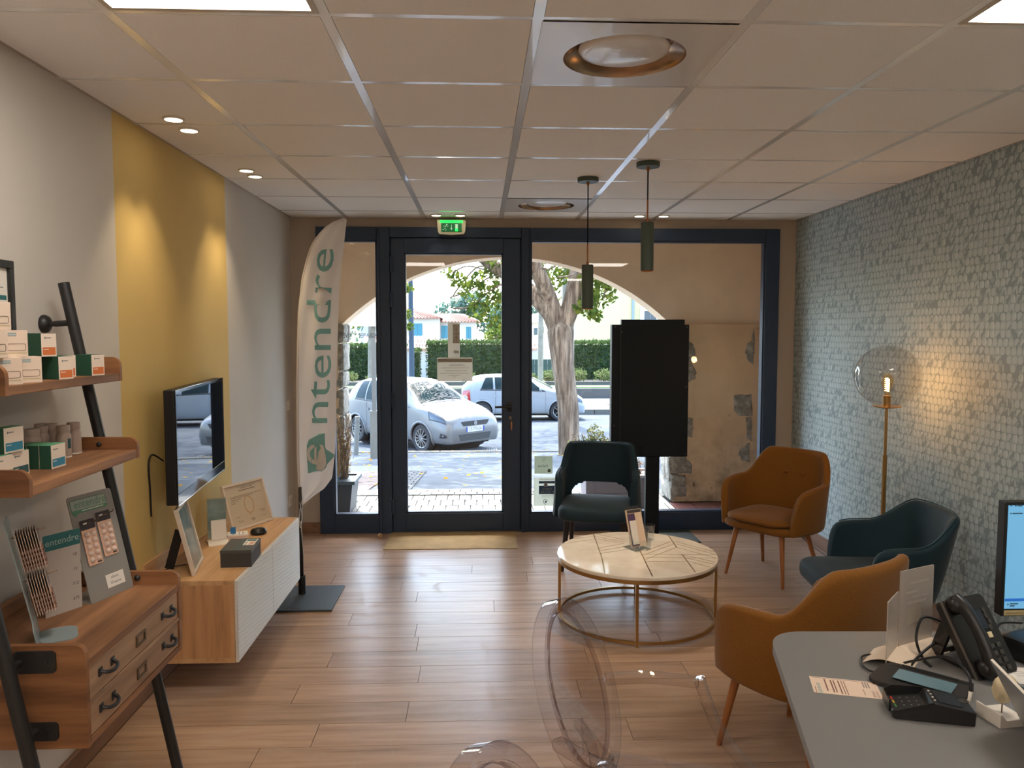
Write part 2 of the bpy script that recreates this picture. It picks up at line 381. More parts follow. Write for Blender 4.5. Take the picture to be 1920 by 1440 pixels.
# ---------------------------------------------------------------- shopfront: two fixed windows and a door
def frame_ring(b, x0, x1, z0, z1, gx0, gx1, gz0, gz1, y0, y1, bev=.004):
    box(b, x0, gx0, y0, y1, z0, z1, bev=bev); box(b, gx1, x1, y0, y1, z0, z1, bev=bev)
    box(b, gx0, gx1, y0, y1, z0, gz0, bev=bev); box(b, gx0, gx1, y0, y1, gz1, z1, bev=bev)
    for q in ((gx0, gx0+.012, gz0, gz1), (gx1-.012, gx1, gz0, gz1)): box(b, q[0], q[1], y0+.012, y1, q[2], q[3])
    for q in ((gz0, gz0+.012), (gz1-.012, gz1)): box(b, gx0, gx1, y0+.012, y1, q[0], q[1])
Y0, Y1 = 6.2, 6.275
bm = NB(); frame_ring(bm, -1.29, -.80, 0, 2.452, -1.175, -.815, .147, 2.349, Y0, Y1); w1 = struct('window_1', bm, ANTH)
bpart('pane', w1, GLASS, -1.175, -.815, 6.236, 6.246, .147, 2.349)
bm = NB(); frame_ring(bm, .392, 2.42, 0, 2.452, .405, 2.305, .150, 2.353, Y0, Y1); w2 = struct('window_2', bm, ANTH)
bpart('pane', w2, GLASS, .405, 2.305, 6.236, 6.246, .150, 2.353)
bm = NB(); box(bm, -.80, -.712, Y0-.008, Y1, 0, 2.452, bev=.004); box(bm, .330, .392, Y0-.008, Y1, 0, 2.452, bev=.004); box(bm, -.712, .330, Y0-.004, Y1, 2.372, 2.452, bev=.004)
box(bm, -.81, -.792, Y0-.022, Y0, 0, 2.40, bev=.003); box(bm, .338, .352, Y0-.022, Y0, 0, 2.40, bev=.003)
box(bm, -.735, -.695, Y0+.035, Y1, .0, 2.40); box(bm, .312, .345, Y0+.035, Y1, .0, 2.40); box(bm, -.735, .345, Y0+.035, Y1, 2.355, 2.40)
struct('trim_1', bm, ANTH)
bm = NB(); frame_ring(bm, -.706, .324, .012, 2.366, -.600, .186, .160, 2.252, Y0+.004, Y1-.006); d1 = struct('door_1', bm, ANTH)
bpart('pane', d1, GLASS, -.600, .186, 6.236, 6.246, .160, 2.252)
for z in (2.16, 1.88, 1.08, .22):
    part('hinge', d1, ANTH, lambda b: (cyl(b, (-.703, Y0-.012, z-.06), (-.703, Y0-.012, z+.06), .011, n=12), box(b, -.725, -.68, Y0-.006, Y0+.004, z-.05, z+.05)))
def handle(b):
    box(b, .222, .252, Y0-.006, Y0+.004, .985, 1.075, bev=.003); cyl(b, (.237, Y0, 1.028), (.237, Y0-.052, 1.028), .011, n=14); tube(b, [(.245, Y0-.05, 1.028), (.19, Y0-.052, 1.028), (.118, Y0-.050, 1.026)], [.011, .0105, .009], 12)
part('door_handle', d1, BLKP, handle, 40)
part('lock', d1, mat('lock steel', S(120, 115, 108), .35, 1.), lambda b: (cyl(b, (.243, Y0, .935), (.243, Y0-.008, .935), .014, n=16)))
bpart('threshold', d1, mat('threshold', S(150, 130, 110), .4, .6), -.71, .33, Y0-.02, Y1, 0, .012)
kt = thing('door_key', 'small key hanging from the lock of the glass door', 'key', (.243, Y0-.012, .935))
def keyf(b):
    box(b, .2405, .2455, Y0-.030, Y0-.008, .931, .939); lathe(b, [(.0085, -.001), (.0085, .001), (.004, .001), (.004, -.001)], (.243, Y0-.036, .935), 12, 'x')
    tube(b, [(.243, Y0-.040, .93), (.246, Y0-.040, .915), (.250, Y0-.038, .905)], .0012, 6); box(b, .245, .256, Y0-.040, Y0-.036, .855, .908, bev=.001); box(b, .248, .254, Y0-.0395, Y0-.0365, .838, .86)
part('key', kt, mat('copper key', S(190, 130, 90), .4, .8), keyf)
# printed matter on the panes
txg = mat('window lettering', S(110, 118, 122), .7)
GY0 = 6.2335
text('lettering', "HORAIRES D'OUVERTURE", .052, txg, w1, (-1.005, 6.2485, 1.596), (-1, 0, 0), (0, 0, 1), sx=.62)
text('lettering', 'Jean A    la', .046, txg, w1, (-1.03, 6.2485, 1.507), (-1, 0, 0), (0, 0, 1), sx=.75)
def backlit(name, c):
    q = NT(name); m = q.n('MixShader', {0: .6}); q.t.links.new(q.n('BsdfDiffuse', {0: c}).outputs[0], m.inputs[1]); q.t.links.new(q.n('BsdfTranslucent', {0: c}).outputs[0], m.inputs[2]); q.out(m.outputs[0]); return q.m
BACKP = backlit('back of notice', S(214, 206, 194)); BACKL = mat('show through print', S(150, 134, 116), .85); BACKD = mat('show through print dark', S(112, 98, 84), .85)
t = thing('door_notice', 'wide beige paper notice taped on the glass of the door', 'notice', (-.203, 6.2485, 1.32))
bpart('sheet', t, BACKP, -.346, -.061, 6.2475, 6.2482, 1.231, 1.420)
bpart('header_band', t, BACKL, -.342, -.065, 6.2468, 6.2475, 1.383, 1.412)
for z, a, b in ((1.362, .10, .07), (1.352, .09, .05), (1.335, .03, .02), (1.312, .06, .04), (1.292, .02, .03), (1.275, .09, .10), (1.262, .12, .13), (1.243, .20, .06)): bpart('print_line', t, BACKL, -.342+a, -.065-b, 6.2468, 6.2475, z, z+.0035)
t = thing('folded_notice', 'narrow upright beige notice stuck on the glass above the wide notice', 'notice', (-.205, 6.2485, 1.56))
bpart('sheet', t, BACKP, -.258, -.163, 6.2475, 6.249, 1.421, 1.700)
bpart('flap', t, mat('notice flap', S(170, 158, 140), .8), -.218, -.164, 6.238, 6.2470, 1.535, 1.688)
def crosslines(b):
    box(b, -.2185, -.164, 6.2375, 6.2379, 1.610, 1.613); box(b, -.192, -.1895, 6.2375, 6.2379, 1.535, 1.688)
    tube(b, [(-.212, 6.2376, 1.684), (-.206, 6.2376, 1.655), (-.191, 6.2376, 1.642), (-.176, 6.2376, 1.655), (-.170, 6.2376, 1.684)], .0012, 4); tube(b, [(-.212, 6.2376, 1.538), (-.208, 6.2376, 1.575), (-.191, 6.2376, 1.590), (-.174, 6.2376, 1.575), (-.170, 6.2376, 1.538)], .0012, 4)
part('line_drawing', t, BACKD, crosslines)
for k in range(4): bpart('print_mark', t, BACKL, -.212+.011*k, -.204+.011*k, 6.2466, 6.2474, 1.455, 1.478)
STK = backlit('sticker back', S(186, 190, 176)); STB = mat('sticker blue', S(66, 98, 140), .7); STW = backlit('sticker white', S(214, 216, 208))
t = thing('window_sticker', 'square grey green sticker on the window, topmost beside the door', 'sticker', (.515, 6.2485, .54), 0, 'stickers on the window')
bpart('sheet', t, STK, .442, .590, 6.2475, 6.2482, .469, .615)
text('lettering', 'Kalixia', .030, INK, t, (.510, 6.2470, .533), (-1, 0, 0), (0, 0, 1))
part('dot', t, INK, lambda b: cyl(b, (.563, 6.2474, .494), (.563, 6.2470, .494), .0135, n=20))
part('line_drawing', t, BACKL, lambda b: (tube(b, [(.50, 6.2473, .605), (.512, 6.2473, .582), (.532, 6.2473, .572)], .0012, 4), tube(b, [(.535, 6.2473, .605), (.518, 6.2473, .580), (.502, 6.2473, .565)], .0012, 4)))
bpart('dot_mark', t, STK, .555, .571, 6.2464, 6.2469, .492, .496)
t = thing('window_sticker', 'tall pale sticker with a blue band and an ear, below the square one', 'sticker', (.52, 6.2485, .32), 0, 'stickers on the window')
bpart('sheet', t, STW, .436, .664, 6.2475, 6.2482, .201, .440)
bpart('blue_band', t, STB, .479, .640, 6.2468, 6.2475, .388, .408); bpart('blue_band', t, STB, .479, .640, 6.2468, 6.2475, .300, .370)
part('chip_mark', t, STW, lambda b: prism(b, rrect(.518, .552, .362, .394, .006), 6.2462, 6.2467, 'y'))
part('chip_core', t, mat('chip mauve', S(150, 130, 170), .7), lambda b: prism(b, rrect(.523, .547, .367, .389, .004), 6.2457, 6.2461, 'y'))
text('lettering', 'CARTE', .026, STW, t, (.545, 6.2462, .340), (-1, 0, 0), (0, 0, 1)); text('lettering', 'BLANCHE', .026, STW, t, (.548, 6.2462, .317), (-1, 0, 0), (0, 0, 1))
for z in (.289, .279, .268): bpart('print_line', t, GREY, .50, .62, 6.2468, 6.2475, z, z+.002)
bpart('print_line', t, INK, .482, .615, 6.2468, 6.2475, .421, .4245)
part('ear_mark', t, STB, lambda b: (tube(b, [(.536, 6.247, .213), (.522, 6.247, .222), (.516, 6.247, .245), (.528, 6.247, .258), (.545, 6.247, .255), (.550, 6.247, .243)], .0022, 6), box(b, .529, .543, 6.2465, 6.2474, .228, .246, bev=.0004)))

# ---------------------------------------------------------------- emergency exit sign
t = thing('exit_sign', 'green lit emergency exit sign above the door', 'sign', (-.222, Y0-.03, 2.44))
EXB = mat('sign housing', S(206, 200, 176), .5); EXG = mat('sign green', S(12, 84, 48), .5, emit=S(10, 110, 55), es=.35); EXL = mat('sign glow green', S(40, 230, 90), .5, emit=S(20, 255, 80), es=1.6); EXW = mat('sign pictogram', S(180, 215, 190), .5, emit=S(190, 235, 205), es=.35)
part('housing', t, EXB, lambda b: prism(b, [(-.335, 2.503), (-.109, 2.503), (-.114, 2.412), (-.124, 2.396), (-.222, 2.388), (-.318, 2.396), (-.328, 2.412)], Y0-.045, Y0, 'y'))
bpart('glow_strip', t, EXL, -.312, -.132, Y0-.047, Y0-.044, 2.481, 2.500)
bpart('face', t, EXG, -.302, -.142, Y0-.048, Y0-.044, 2.411, 2.478)
YS = Y0-.050
def man(b):
    cyl(b, (-.258, YS+.002, 2.466), (-.258, YS, 2.466), .006, n=12)
    for pts, w in ((((-.266, 2.456), (-.274, 2.438)), .006), (((-.264, 2.457), (-.252, 2.450), (-.246, 2.455)), .0028), (((-.266, 2.456), (-.281, 2.455), (-.286, 2.446)), .0028), (((-.273, 2.438), (-.263, 2.428), (-.267, 2.416)), .0034), (((-.274, 2.438), (-.282, 2.428), (-.294, 2.426)), .0034)):
        tube(b, [(x, YS+.001, z) for x, z in pts], w, 6, rect=(w, .001))
part('running_figure', t, EXW, man)
part('arrow', t, EXW, lambda b: (box(b, -.224, -.220, YS, YS+.002, 2.438, 2.466), prism(b, [(-.230, 2.440), (-.214, 2.440), (-.222, 2.424)], YS, YS+.002, 'y')))
bpart('door_mark', t, EXL, -.192, -.172, YS, YS+.002, 2.416, 2.436); bpart('door_mark_top', t, EXW, -.192, -.172, YS, YS+.002, 2.437, 2.470)
# ---------------------------------------------------------------- ladder shelf unit on the left wall
YN, YR = 2.045, 2.70
px_ = lambda z: -1.425+(1.79-z)*.193
t = thing('ladder_shelf', 'brown wooden ladder shelf with two drawers and black tube posts against the wall', 'shelf unit', (-1.2, 2.37, 0))
for y in (YN-.045, YR+.03):
    part('post', t, BLK, lambda b: cyl(b, (px_(0), y, 0), (px_(1.795), y, 1.795), .0185, n=20), 40)
    zb = 1.655; xb = px_(zb)
    def br(b):
        lathe(b, [(.0, 0), (.031, 0), (.032, .006), (.026, .018), (.014, .026), (0, .028)], (-1.5, y, zb), 20, 'x')
        cyl(b, (-1.476, y, zb), (-1.458, y, zb), .009, n=12); cyl(b, (-1.460, y, zb), (xb, y, zb+.004), .0105, n=14)
    part('wall_bracket', t, BLK, br, 40)
def endboard(b, y0, y1, xa, xb, z0, z1, r=.03, step=.0):
    n = 7; P = [(xa, z0), (xb, z0)]+[(xb-r+r*math.cos(R(90*k/n)), z1-r+r*math.sin(R(90*k/n))) for k in range(n+1)]+[(xa, z1)]
    prism(b, P, y0, y1, 'y')
def shelf(zt, xf, th, rail):
    s = bpart('shelf', t, PINE, -1.476, xf, YN+.012, YR-.016, zt-th, zt, bev=.003)
    for a, c in ((YN, YN+.016), (YR-.016, YR)):
        part('end_board', s, PINEX, lambda b: endboard(b, a, c, -1.476, xf+.002, zt-th, zt+rail))
    bpart('back_rail', s, PINE, -1.478, -1.462, YN+.016, YR-.016, zt, zt+rail*.75, bev=.002)
    for a in (YN+.016, YR-.016):
        sg = 1 if a < 2.3 else -1
        part('bolt', s, BLK, lambda b: lathe(b, [(0, sg*.007), (.007, sg*.006), (.009, 0), (.009, sg*-.004)], (px_(zt+.02)+.015, a, zt+.018), 14, 'y'), True)
shelf(1.487, -1.228, .026, .055); shelf(1.225, -1.178, .030, .042)
XD = -1.052; ZT = .752
bpart('desk_top', t, PINE, -1.47, XD, YN+.018, YR-.018, ZT-.024, ZT, bev=.002)
bpart('case_bottom', t, PINE, -1.47, XD, YN+.018, YR-.018, .515, .533)
bpart('case_back', t, PINE, -1.47, -1.455, YN+.018, YR-.018, .533, ZT-.024)
bpart('back_rail', t, PINE, -1.47, -1.452, YN+.018, YR-.018, ZT, ZT+.044, bev=.002)
bpart('drawer_divider', t, PINEL, -1.44, XD, YN+.018, YR-.018, .624, .633)
for a, c in ((YN, YN+.018), (YR-.018, YR)):
    e = part('end_board', t, PINEX, lambda b: endboard(b, a, c, -1.47, XD+.002, .515, ZT+.046, .028))
    if a < 2.3:
        for z0, z1 in ((.725, .785), (.540, .590)):
            part('corner_plate', e, BLK, lambda b: (prism(b, rrect(-1.235, -1.125, z0, z1, .012), YN-.005, YN, 'y'), cyl(b, (-1.150, YN-.008, z0+.03), (-1.150, YN-.004, z0+.03), .006, n=10), cyl(b, (px_(z0), YN-.045, z0+.03), (px_(z0), YN-.004, z0+.03), .01, n=10)))
    else:
        part('bolt', e, BLK, lambda b: lathe(b, [(0, -.009), (.008, -.007), (.011, 0)], (-1.19, YR-.018, ZT+.024), 14, 'y'), True)
for z0, z1 in ((.635, .726), (.535, .622)):
    d = bpart('drawer', t, PINEL, -1.44, XD-.003, YN+.021, YR-.021, z0, z1, bev=.003)
    zm = (z0+z1)/2
    for yc in (2.165, 2.585):
        def pull(b):
            for s in (-1, 1): box(b, XD-.003, XD+.001, yc+s*.036-.011, yc+s*.036+.011, zm-.004, zm+.020, bev=.002)
            tube(b, bez([(XD, yc-.036, zm+.010), (XD+.016, yc-.028, zm+.004), (XD+.022, yc, zm+.0), (XD+.016, yc+.028, zm+.004), (XD, yc+.036, zm+.010)], 16), .0055, 8)
        part('handle', d, mat('aged iron', S(62, 62, 64), .42, .7), pull, 40)
    def holder(b):
        for q in ((2.352, 2.362, -.018, .018), (2.408, 2.418, -.018, .018), (2.362, 2.408, .011, .018), (2.362, 2.408, -.018, -.011)): box(b, XD-.003, XD+.002, q[0], q[1], zm+q[2], zm+q[3], bev=.001)
    part('label_holder', d, mat('bronze label frame', S(104, 84, 62), .45, .6), holder)

# poster frame on the wall behind the shelf
t = thing('poster_frame', 'black framed poster on the wall behind the top shelf', 'picture frame', (-1.49, 2.37, 1.65))
def pf(b):
    for q in ((2.20, 2.545, 1.828, 1.852), (2.20, 2.545, 1.50, 1.522), (2.522, 2.545, 1.522, 1.828), (2.20, 2.222, 1.522, 1.828)): box(b, -1.5, -1.481, q[0], q[1], q[2], q[3], bev=.002)
part('frame', t, BLK, pf); bpart('sheet', t, PAPER, -1.499, -1.492, 2.222, 2.522, 1.522, 1.828)
for y0, y1, z0, z1, m in ((2.30, 2.515, 1.728, 1.742, TEALI), (2.30, 2.48, 1.714, 1.718, mat('poster rose', S(190, 110, 100), .8)), (2.40, 2.515, 1.680, 1.690, mat('poster orange', S(206, 120, 80), .8)), (2.38, 2.515, 1.640, 1.652, TEALI), (2.30, 2.50, 1.765, 1.768, GREY), (2.30, 2.46, 1.79, 1.793, INK)): bpart('print_band', t, m, -1.492, -1.4915, y0, y1, z0, z1)

# ---------------------------------------------------------------- cartons and bottles on the shelves
CW = mat('white carton', S(226, 204, 184), .7); CG = mat('dark green carton', S(38, 84, 64), .65); CGL = mat('light green lid', S(96, 160, 120), .65)
CF = mat('cream carton face', S(226, 208, 190), .7); COR = mat('carton orange', S(206, 112, 58), .7); CBL = mat('carton blue', S(52, 126, 150), .7); CDT = mat('carton dark teal', S(44, 82, 84), .7); COC = mat('carton ochre', S(160, 132, 70), .7)
OUT = mat('thin brown outline', S(120, 98, 84), .8)
def white_box(x, y, z, rz, label):
    t = thing('hearing_care_carton', label, 'box', (x, y, z), R(rz), 'white cartons piled on the top shelf')
    a, b_, h = .024, .029, .0725
    bpart('carton', t, CW, -a, a, -b_, b_, 0, h, bev=.0008, W=False)
    bpart('logo_patch', t, mat('logo grey', S(150, 165, 165), .8), a, a+.0003, -b_+.006, -b_+.030, h-.016, h-.007, W=False)
    def ol(bm):
        P = rrect(-b_+.008, b_-.006, .018, .036, .004, 3); tube(bm, [(a+.0003, p, q) for p, q in P], .0006, 4, closed=True)
    part('window_outline', t, OUT, ol, W=False)
    bpart('ochre_band', t, COC, -a-.0003, a+.0003, -b_-.0003, -b_+.003, .010, .0125, W=False); bpart('ochre_band', t, mat('pale ochre', S(190, 176, 130), .7), a, a+.0003, -b_+.003, b_-.004, .010, .0125, W=False)
    text('lettering', 'entendre', .006, PAPER, t, (a+.0005, -b_+.018, h-.0115), (0, 1, 0), (0, 0, 1), W=False)
for x, y, k, lb in ((-1.262, 2.115, 0, 'white carton in the bottom row of the top shelf, nearest the plant'), (-1.262, 2.207, 0, 'white carton in the bottom row, beside the green cartons'),
                    (-1.264, 2.060, 1, 'white carton cut by the frame, middle tier of the white pile'), (-1.264, 2.148, 1, 'white carton alone at the right of the middle tier'),
                    (-1.266, 2.080, 2, 'topmost white carton of the pile, under the small bottle')):
    white_box(x, y, 1.487+.0727*k, -38, lb)
def green_box(x, y, z, rz, dx, dy, h, bandm, label, group, lid=CG):
    t = thing('green_carton', label, 'box', (x, y, z), R(rz), group)
    bpart('carton', t, CG, -dx/2, dx/2, -dy/2, dy/2, 0, h-.0006, bev=.0008, W=False)
    bpart('front_face', t, CF, dx/2, dx/2+.0004, -dy/2+.0003, dy/2, .0003, h-.0006, W=False)
    bpart('lid', t, lid, -dx/2, dx/2, -dy/2, dy/2, h-.0006, h, W=False)
    bpart('colour_block', t, bandm, dx/2+.0004, dx/2+.0008, -dy/2+.005, dy/2-.004, .005, h*.40, W=False)
    bpart('mark', t, CDT, dx/2+.0004, dx/2+.0008, -dy/2+.013, -dy/2+.0155, h*.76, h*.85, W=False)
    bpart('print_line', t, GREY, dx/2+.0004, dx/2+.0008, -dy/2+.017, -dy/2+.036, h*.785, h*.825, W=False)
    bpart('print_line', t, PAPER, dx/2+.0008, dx/2+.0011, -dy/2+.008, -dy/2+.026, h*.30, h*.325, W=False)
g1 = 'green and orange cartons on the top shelf'
for x, y, z, lb in ((-1.318, 2.292, 1.487, 'green and orange carton squeezed between the white pile and its row'), (-1.263, 2.362, 1.487, 'green and orange carton first in the row, below the stacked one'),
                    (-1.306, 2.462, 1.487, 'orange carton half hidden behind the end carton of the row'), (-1.263, 2.556, 1.487, 'green and orange carton at the end of the top shelf'),
                    (-1.290, 2.325, 1.5555, 'green and orange carton stacked on top of the row')):
    green_box(x, y, z, -15, .063, .055, .068, COR, lb, g1)
g2 = 'green and blue cartons on the middle shelf'
for x, y, z, rz, m, lb in ((-1.273, 2.338, 1.225, -2, CBL, 'green carton with a blue block at the front of the row of three'), (-1.309, 2.339, 1.225, -2, CBL, 'green carton in the middle of the row of three'), (-1.345, 2.340, 1.225, -2, CBL, 'green carton at the wall end of the row of three'),
                       (-1.300, 2.118, 1.225, -4, CDT, 'pale carton behind the end board of the middle shelf'), (-1.304, 2.202, 1.225, -4, CDT, 'pale carton with dark teal block under the blue stacked one'), (-1.301, 2.172, 1.2965, -8, CBL, 'green and blue carton stacked on top of the pale ones')):
    green_box(x, y, z, rz, .0345, .073, .070, m, lb, g2, CGL)
PILL = mat('ribbed pill bottle', S(176, 156, 142), .4)
def bottle(x, y, rot, label, lab=False):
    t = thing('pill_bottle', label, 'bottle', (x, y, 1.225), R(rot), 'white bottles on the middle shelf')
    part('body', t, PILL, lambda b: lathe(b, [(0, 0), (.0215, 0), (.0225, .003), (.0225, .070), (.021, .076), (.0185, .080), (.0185, .083), (0, .083)], n=20), 40, W=False)
    part('cap', t, PILL, lambda b: lathe(b, [(.0200, .082), (.0203, .084), (.0200, .101), (.0185, .104), (0, .104)], n=24), 40, W=False)
    if lab: part('label', t, CDT, lambda b: [b.faces.new([b.verts.new((.0229*math.cos(q), .0229*math.sin(q), z)) for q, z in ((a, .03), (a+.2, .03), (a+.2, .062), (a, .062))]) for a in (-.9, -.7, -.5)], W=False)
    part('base_rim', t, WHT, lambda b: lathe(b, [(.0225, .0005), (.0231, .001), (.0231, .004), (.0225, .005)], n=20), W=False)
for a in ((-1.345, 2.602, 0, 'white bottle nearest the end of the middle shelf'), (-1.337, 2.522, 20, 'white bottle with a dark label strip, beside the front carton', True), (-1.396, 2.505, 0, 'white bottle second from the wall behind the labelled one'),
          (-1.380, 2.428, 0, 'white bottle rising behind the row of green cartons'), (-1.432, 2.570, 0, 'white bottle against the wall between two others'), (-1.402, 2.572, 0, 'white bottle just behind the end one')): bottle(*a)
t = thing('slim_carton', 'slim pale carton standing behind the row of green cartons', 'box', (-1.402, 2.375, 1.225), R(25))
bpart('carton', t, CW, -.013, .013, -.03, .03, 0, .072, bev=.001, W=False); bpart('dark_stripe', t, CDT, -.005, .006, -.0304, -.03, .01, .06, W=False)
t = thing('hand_gel_bottle', 'small clear bottle with a white cap on top of the white cartons', 'bottle', (-1.272, 2.062, 1.487+.0727*3))
part('body', t, mat('pale gel', S(160, 190, 170), .15, spec=.7), lambda b: lathe(b, [(0, 0), (.017, 0), (.018, .003), (.018, .036), (.012, .043), (0, .043)], n=20), 40, W=False)
part('cap', t, WHT, lambda b: lathe(b, [(.0165, .043), (.0165, .062), (.015, .064), (0, .064)], n=20), 40, W=False)
part('label', t, mat('gel label', S(120, 150, 100), .6), lambda b: lathe(b, [(.0183, .012), (.0183, .024)], n=20), W=False); part('label_band', t, COR, lambda b: lathe(b, [(.0183, .004), (.0183, .012)], n=20), W=False)
# trailing plant at the near end of the shelf
t = thing('trailing_plant', 'green trailing plant at the near end of the shelves', 'plant', (-1.41, 2.12, 1.487))
part('pot', t, mat('plant pot', S(120, 100, 84), .6), lambda b: lathe(b, [(0, 0), (.03, 0), (.042, .07), (.044, .075), (.036, .075), (.034, .06), (0, .06)], (-1.41, 2.12, 1.487), 24), 40)
LF1 = leafmat('house plant leaf', S(46, 84, 40), S(104, 128, 52), .3)
stems = NB(); lv = []
for k, (ex, ey, ez) in enumerate(((-1.215, 1.915, 1.47), (-1.205, 1.895, 1.40), (-1.215, 1.92, 1.34), (-1.24, 1.90, 1.55), (-1.215, 1.905, 1.30))):
    P = bez([(-1.41, 2.12, 1.55), (-1.36, 2.05, 1.72), (-1.21, 1.955, 1.62+.02*k), (ex, ey, ez)], 24); tube(stems, P, .0018, 5)
    for q in P[9:]:
        for s in (-1, 1):
            d = Vector((s*.6+.1, -.2, -.3+random.uniform(-.3, .3))).normalized()*.018; w = d.cross(Vector((random.uniform(-.3, .3), -1, .3))).normalized()*.0075
            c = q+d; lv.append([c-d, c+w, c+d*1.1, c-w])
obj('stem', stems, mat('plant stem', S(70, 90, 50), .6), t, True); quads('foliage', [[tuple(v) for v in q] for q in lv], LF1, t, kind='stuff')

# ---------------------------------------------------------------- display stands on the drawer unit
FROST = NT('frosted acrylic'); _m = FROST.n('MixShader', {0: .86}); FROST.t.links.new(FROST.n('BsdfTransparent', {0: (.9, .92, .92, 1)}).outputs[0], _m.inputs[1])
FROST.t.links.new(FROST.n('BsdfPrincipled', {'Base Color': S(150, 146, 142), 'Roughness': .35}).outputs[0], _m.inputs[2]); FROST.out(_m.outputs[0]); FROST = FROST.m
BLI = mat('blister foil', S(214, 180, 162), .25, .15, spec=.7); BLB = mat('blister bubble', S(222, 196, 182), .08, spec=.9); BLH = mat('blister header', S(48, 36, 42), .5); LOGO = mat('logo green', S(92, 142, 116), .7)
t = thing('blister_stand', 'tall frosted stand with two hanging blister packs and a price label', 'display stand', (-1.222, 2.575, ZT), R(-17.8))
lean = Matrix.Rotation(R(-14), 4, 'Y')
def sheet(b):
    prism(b, rrect(-.092, .092, 0, .352, .012), -.003, 0, 'x'); move(b, lean)
part('back_sheet', t, FROST, sheet, W=False)
part('foot', t, FROST, lambda b: (prism(b, rrect(-.115, .0, -.092, .092, .01), 0, .003, 'z')), W=False)
def onl(fn):
    def g(b): fn(b); move(b, lean)
    return g
lm = lean.to_3x3(); lp = lambda x, y, z: tuple(lm @ Vector((x, y, z)))
part('logo_panel', t, mat('logo pale', S(158, 166, 156), .7), onl(lambda b: prism(b, rrect(-.085, .062, .295, .338, .006), .0, .0006, 'x')), W=False)
part('logo_rim', t, LOGO, onl(lambda b: tube(b, [(.0008, p, q) for p, q in rrect(-.085, .062, .295, .338, .006)], .0012, 4, closed=True)), W=False)
part('logo_band', t, LOGO, onl(lambda b: (box(b, .0006, .0010, -.084, .060, .296, .305), prism(b, [(-.085, .296), (-.060, .296), (-.074, .284)], .0, .0008, 'x'))), W=False)
text('lettering', 'entendre', .036, LOGO, t, lp(.0014, -.006, .322), lp(0, 1, 0), lp(0, 0, 1), W=False)
part('print_line', t, PAPER, onl(lambda b: box(b, .0010, .0013, -.045, .045, .299, .3015)), W=False)
for yc, zt in ((-.040, .268), (.030, .281)):
    p = part('hook', t, mat('hook steel', S(130, 110, 92), .35, .8), onl(lambda b: (tube(b, [(0, yc, zt-.012), (.045, yc+.002, zt-.008), (.050, yc+.002, zt-.002)], .0022, 8))), W=False)
price = part('price_label', t, PAPER, onl(lambda b: prism(b, [(-.015, .028), (.062, .028), (.062, .072), (-.015, .072)], .0005, .001, 'x')), W=False)
text('lettering', 'silvers', .013, INK, price, lp(.0016, .022, .060), lp(0, 1, 0), lp(0, 0, 1), W=False); text('lettering', '10 euros', .013, INK, price, lp(.0016, .022, .042), lp(0, 1, 0), lp(0, 0, 1), W=False)
TM = Matrix.Translation((-1.222, 2.575, ZT)) @ Matrix.Rotation(R(-17.8), 4, 'Z') @ lean
for yc, zt, lb in ((-.040, .268, 'blister pack on the lower hook of the tall frosted stand'), (.030, .281, 'blister pack on the higher hook of the tall frosted stand')):
    b = NB(); prism(b, rrect(yc-.030, yc+.030, zt-.150, zt, .004), .003, .0042, 'x'); move(b, TM)
    o = obj('blister_pack', b, BLI); tag(o, lb, 'blister pack', 'blister packs on the frosted stand')
    b = NB(); prism(b, rrect(yc-.030, yc+.030, zt-.032, zt, .004), .0042, .0046, 'x'); move(b, TM); h = obj('header', b, BLH, o)
    b = NB(); box(b, .0046, .0050, yc-.017, yc+.017, zt-.014, zt-.009); move(b, TM); obj('hanging_slot', b, PAPER, h)
    for r in range(5):
        for s in (-1, 1):
            b = NB(); lathe(b, [(.0095, 0), (.009, .004), (.006, .008), (0, .0095)], (0, 0, 0), 12, 'x'); move(b, Matrix.Translation((.0042, yc+s*.013, zt-.048-r*.021))); move(b, TM); obj('bubble', b, BLB, o, True)
    b = NB(); box(b, .0042, .0047, yc+.006, yc+.024, zt-.146, zt-.142); move(b, TM); obj('print_line', b, BLH, o)
t = thing('battery_card_stand', 'clear stand with two hooks full of battery cards, nearest on the drawer unit', 'display stand', (-1.262, 2.215, ZT), R(28))
CLR = NT('translucent acrylic'); _m = CLR.n('MixShader', {0: .55}); CLR.t.links.new(CLR.n('BsdfTransparent', {0: (.9, .95, .96, 1)}).outputs[0], _m.inputs[1])
CLR.t.links.new(CLR.n('BsdfPrincipled', {'Base Color': S(170, 186, 188), 'Roughness': .25}).outputs[0], _m.inputs[2]); CLR.out(_m.outputs[0]); CLR = CLR.m
lean1 = Matrix.Rotation(R(-11), 4, 'Y')
part('back_sheet', t, CLR, lambda b: (prism(b, rrect(-.06, .06, 0, .36, .015), -.003, 0, 'x'), move(b, lean1)), W=False)
part('foot', t, CLR, lambda b: prism(b, rrect(.0, .095, -.06, .06, .03), .0, .003, 'z'), W=False)
part('side_tab', t, CLR, lambda b: (prism(b, [(-.095, .0), (-.06, .0), (-.06, .07), (-.095, .05)], -.003, 0, 'x'), move(b, lean1)), W=False)
T1 = Matrix.Translation((-1.262, 2.215, ZT)) @ Matrix.Rotation(R(28), 4, 'Z') @ lean1
for zt in (.315, .185):
    part('hook', t, mat('hook steel', S(130, 110, 92), .35, .8), lambda b: (cyl(b, (0, 0, zt-.012), (.085, 0, zt-.006), .0022, n=8), move(b, lean1)), W=False)
cardm = None; CE = mat('card edge', S(206, 176, 158), .6); CB = mat('card blister row', S(150, 112, 100), .12, .2, spec=.9)
cnt = 0
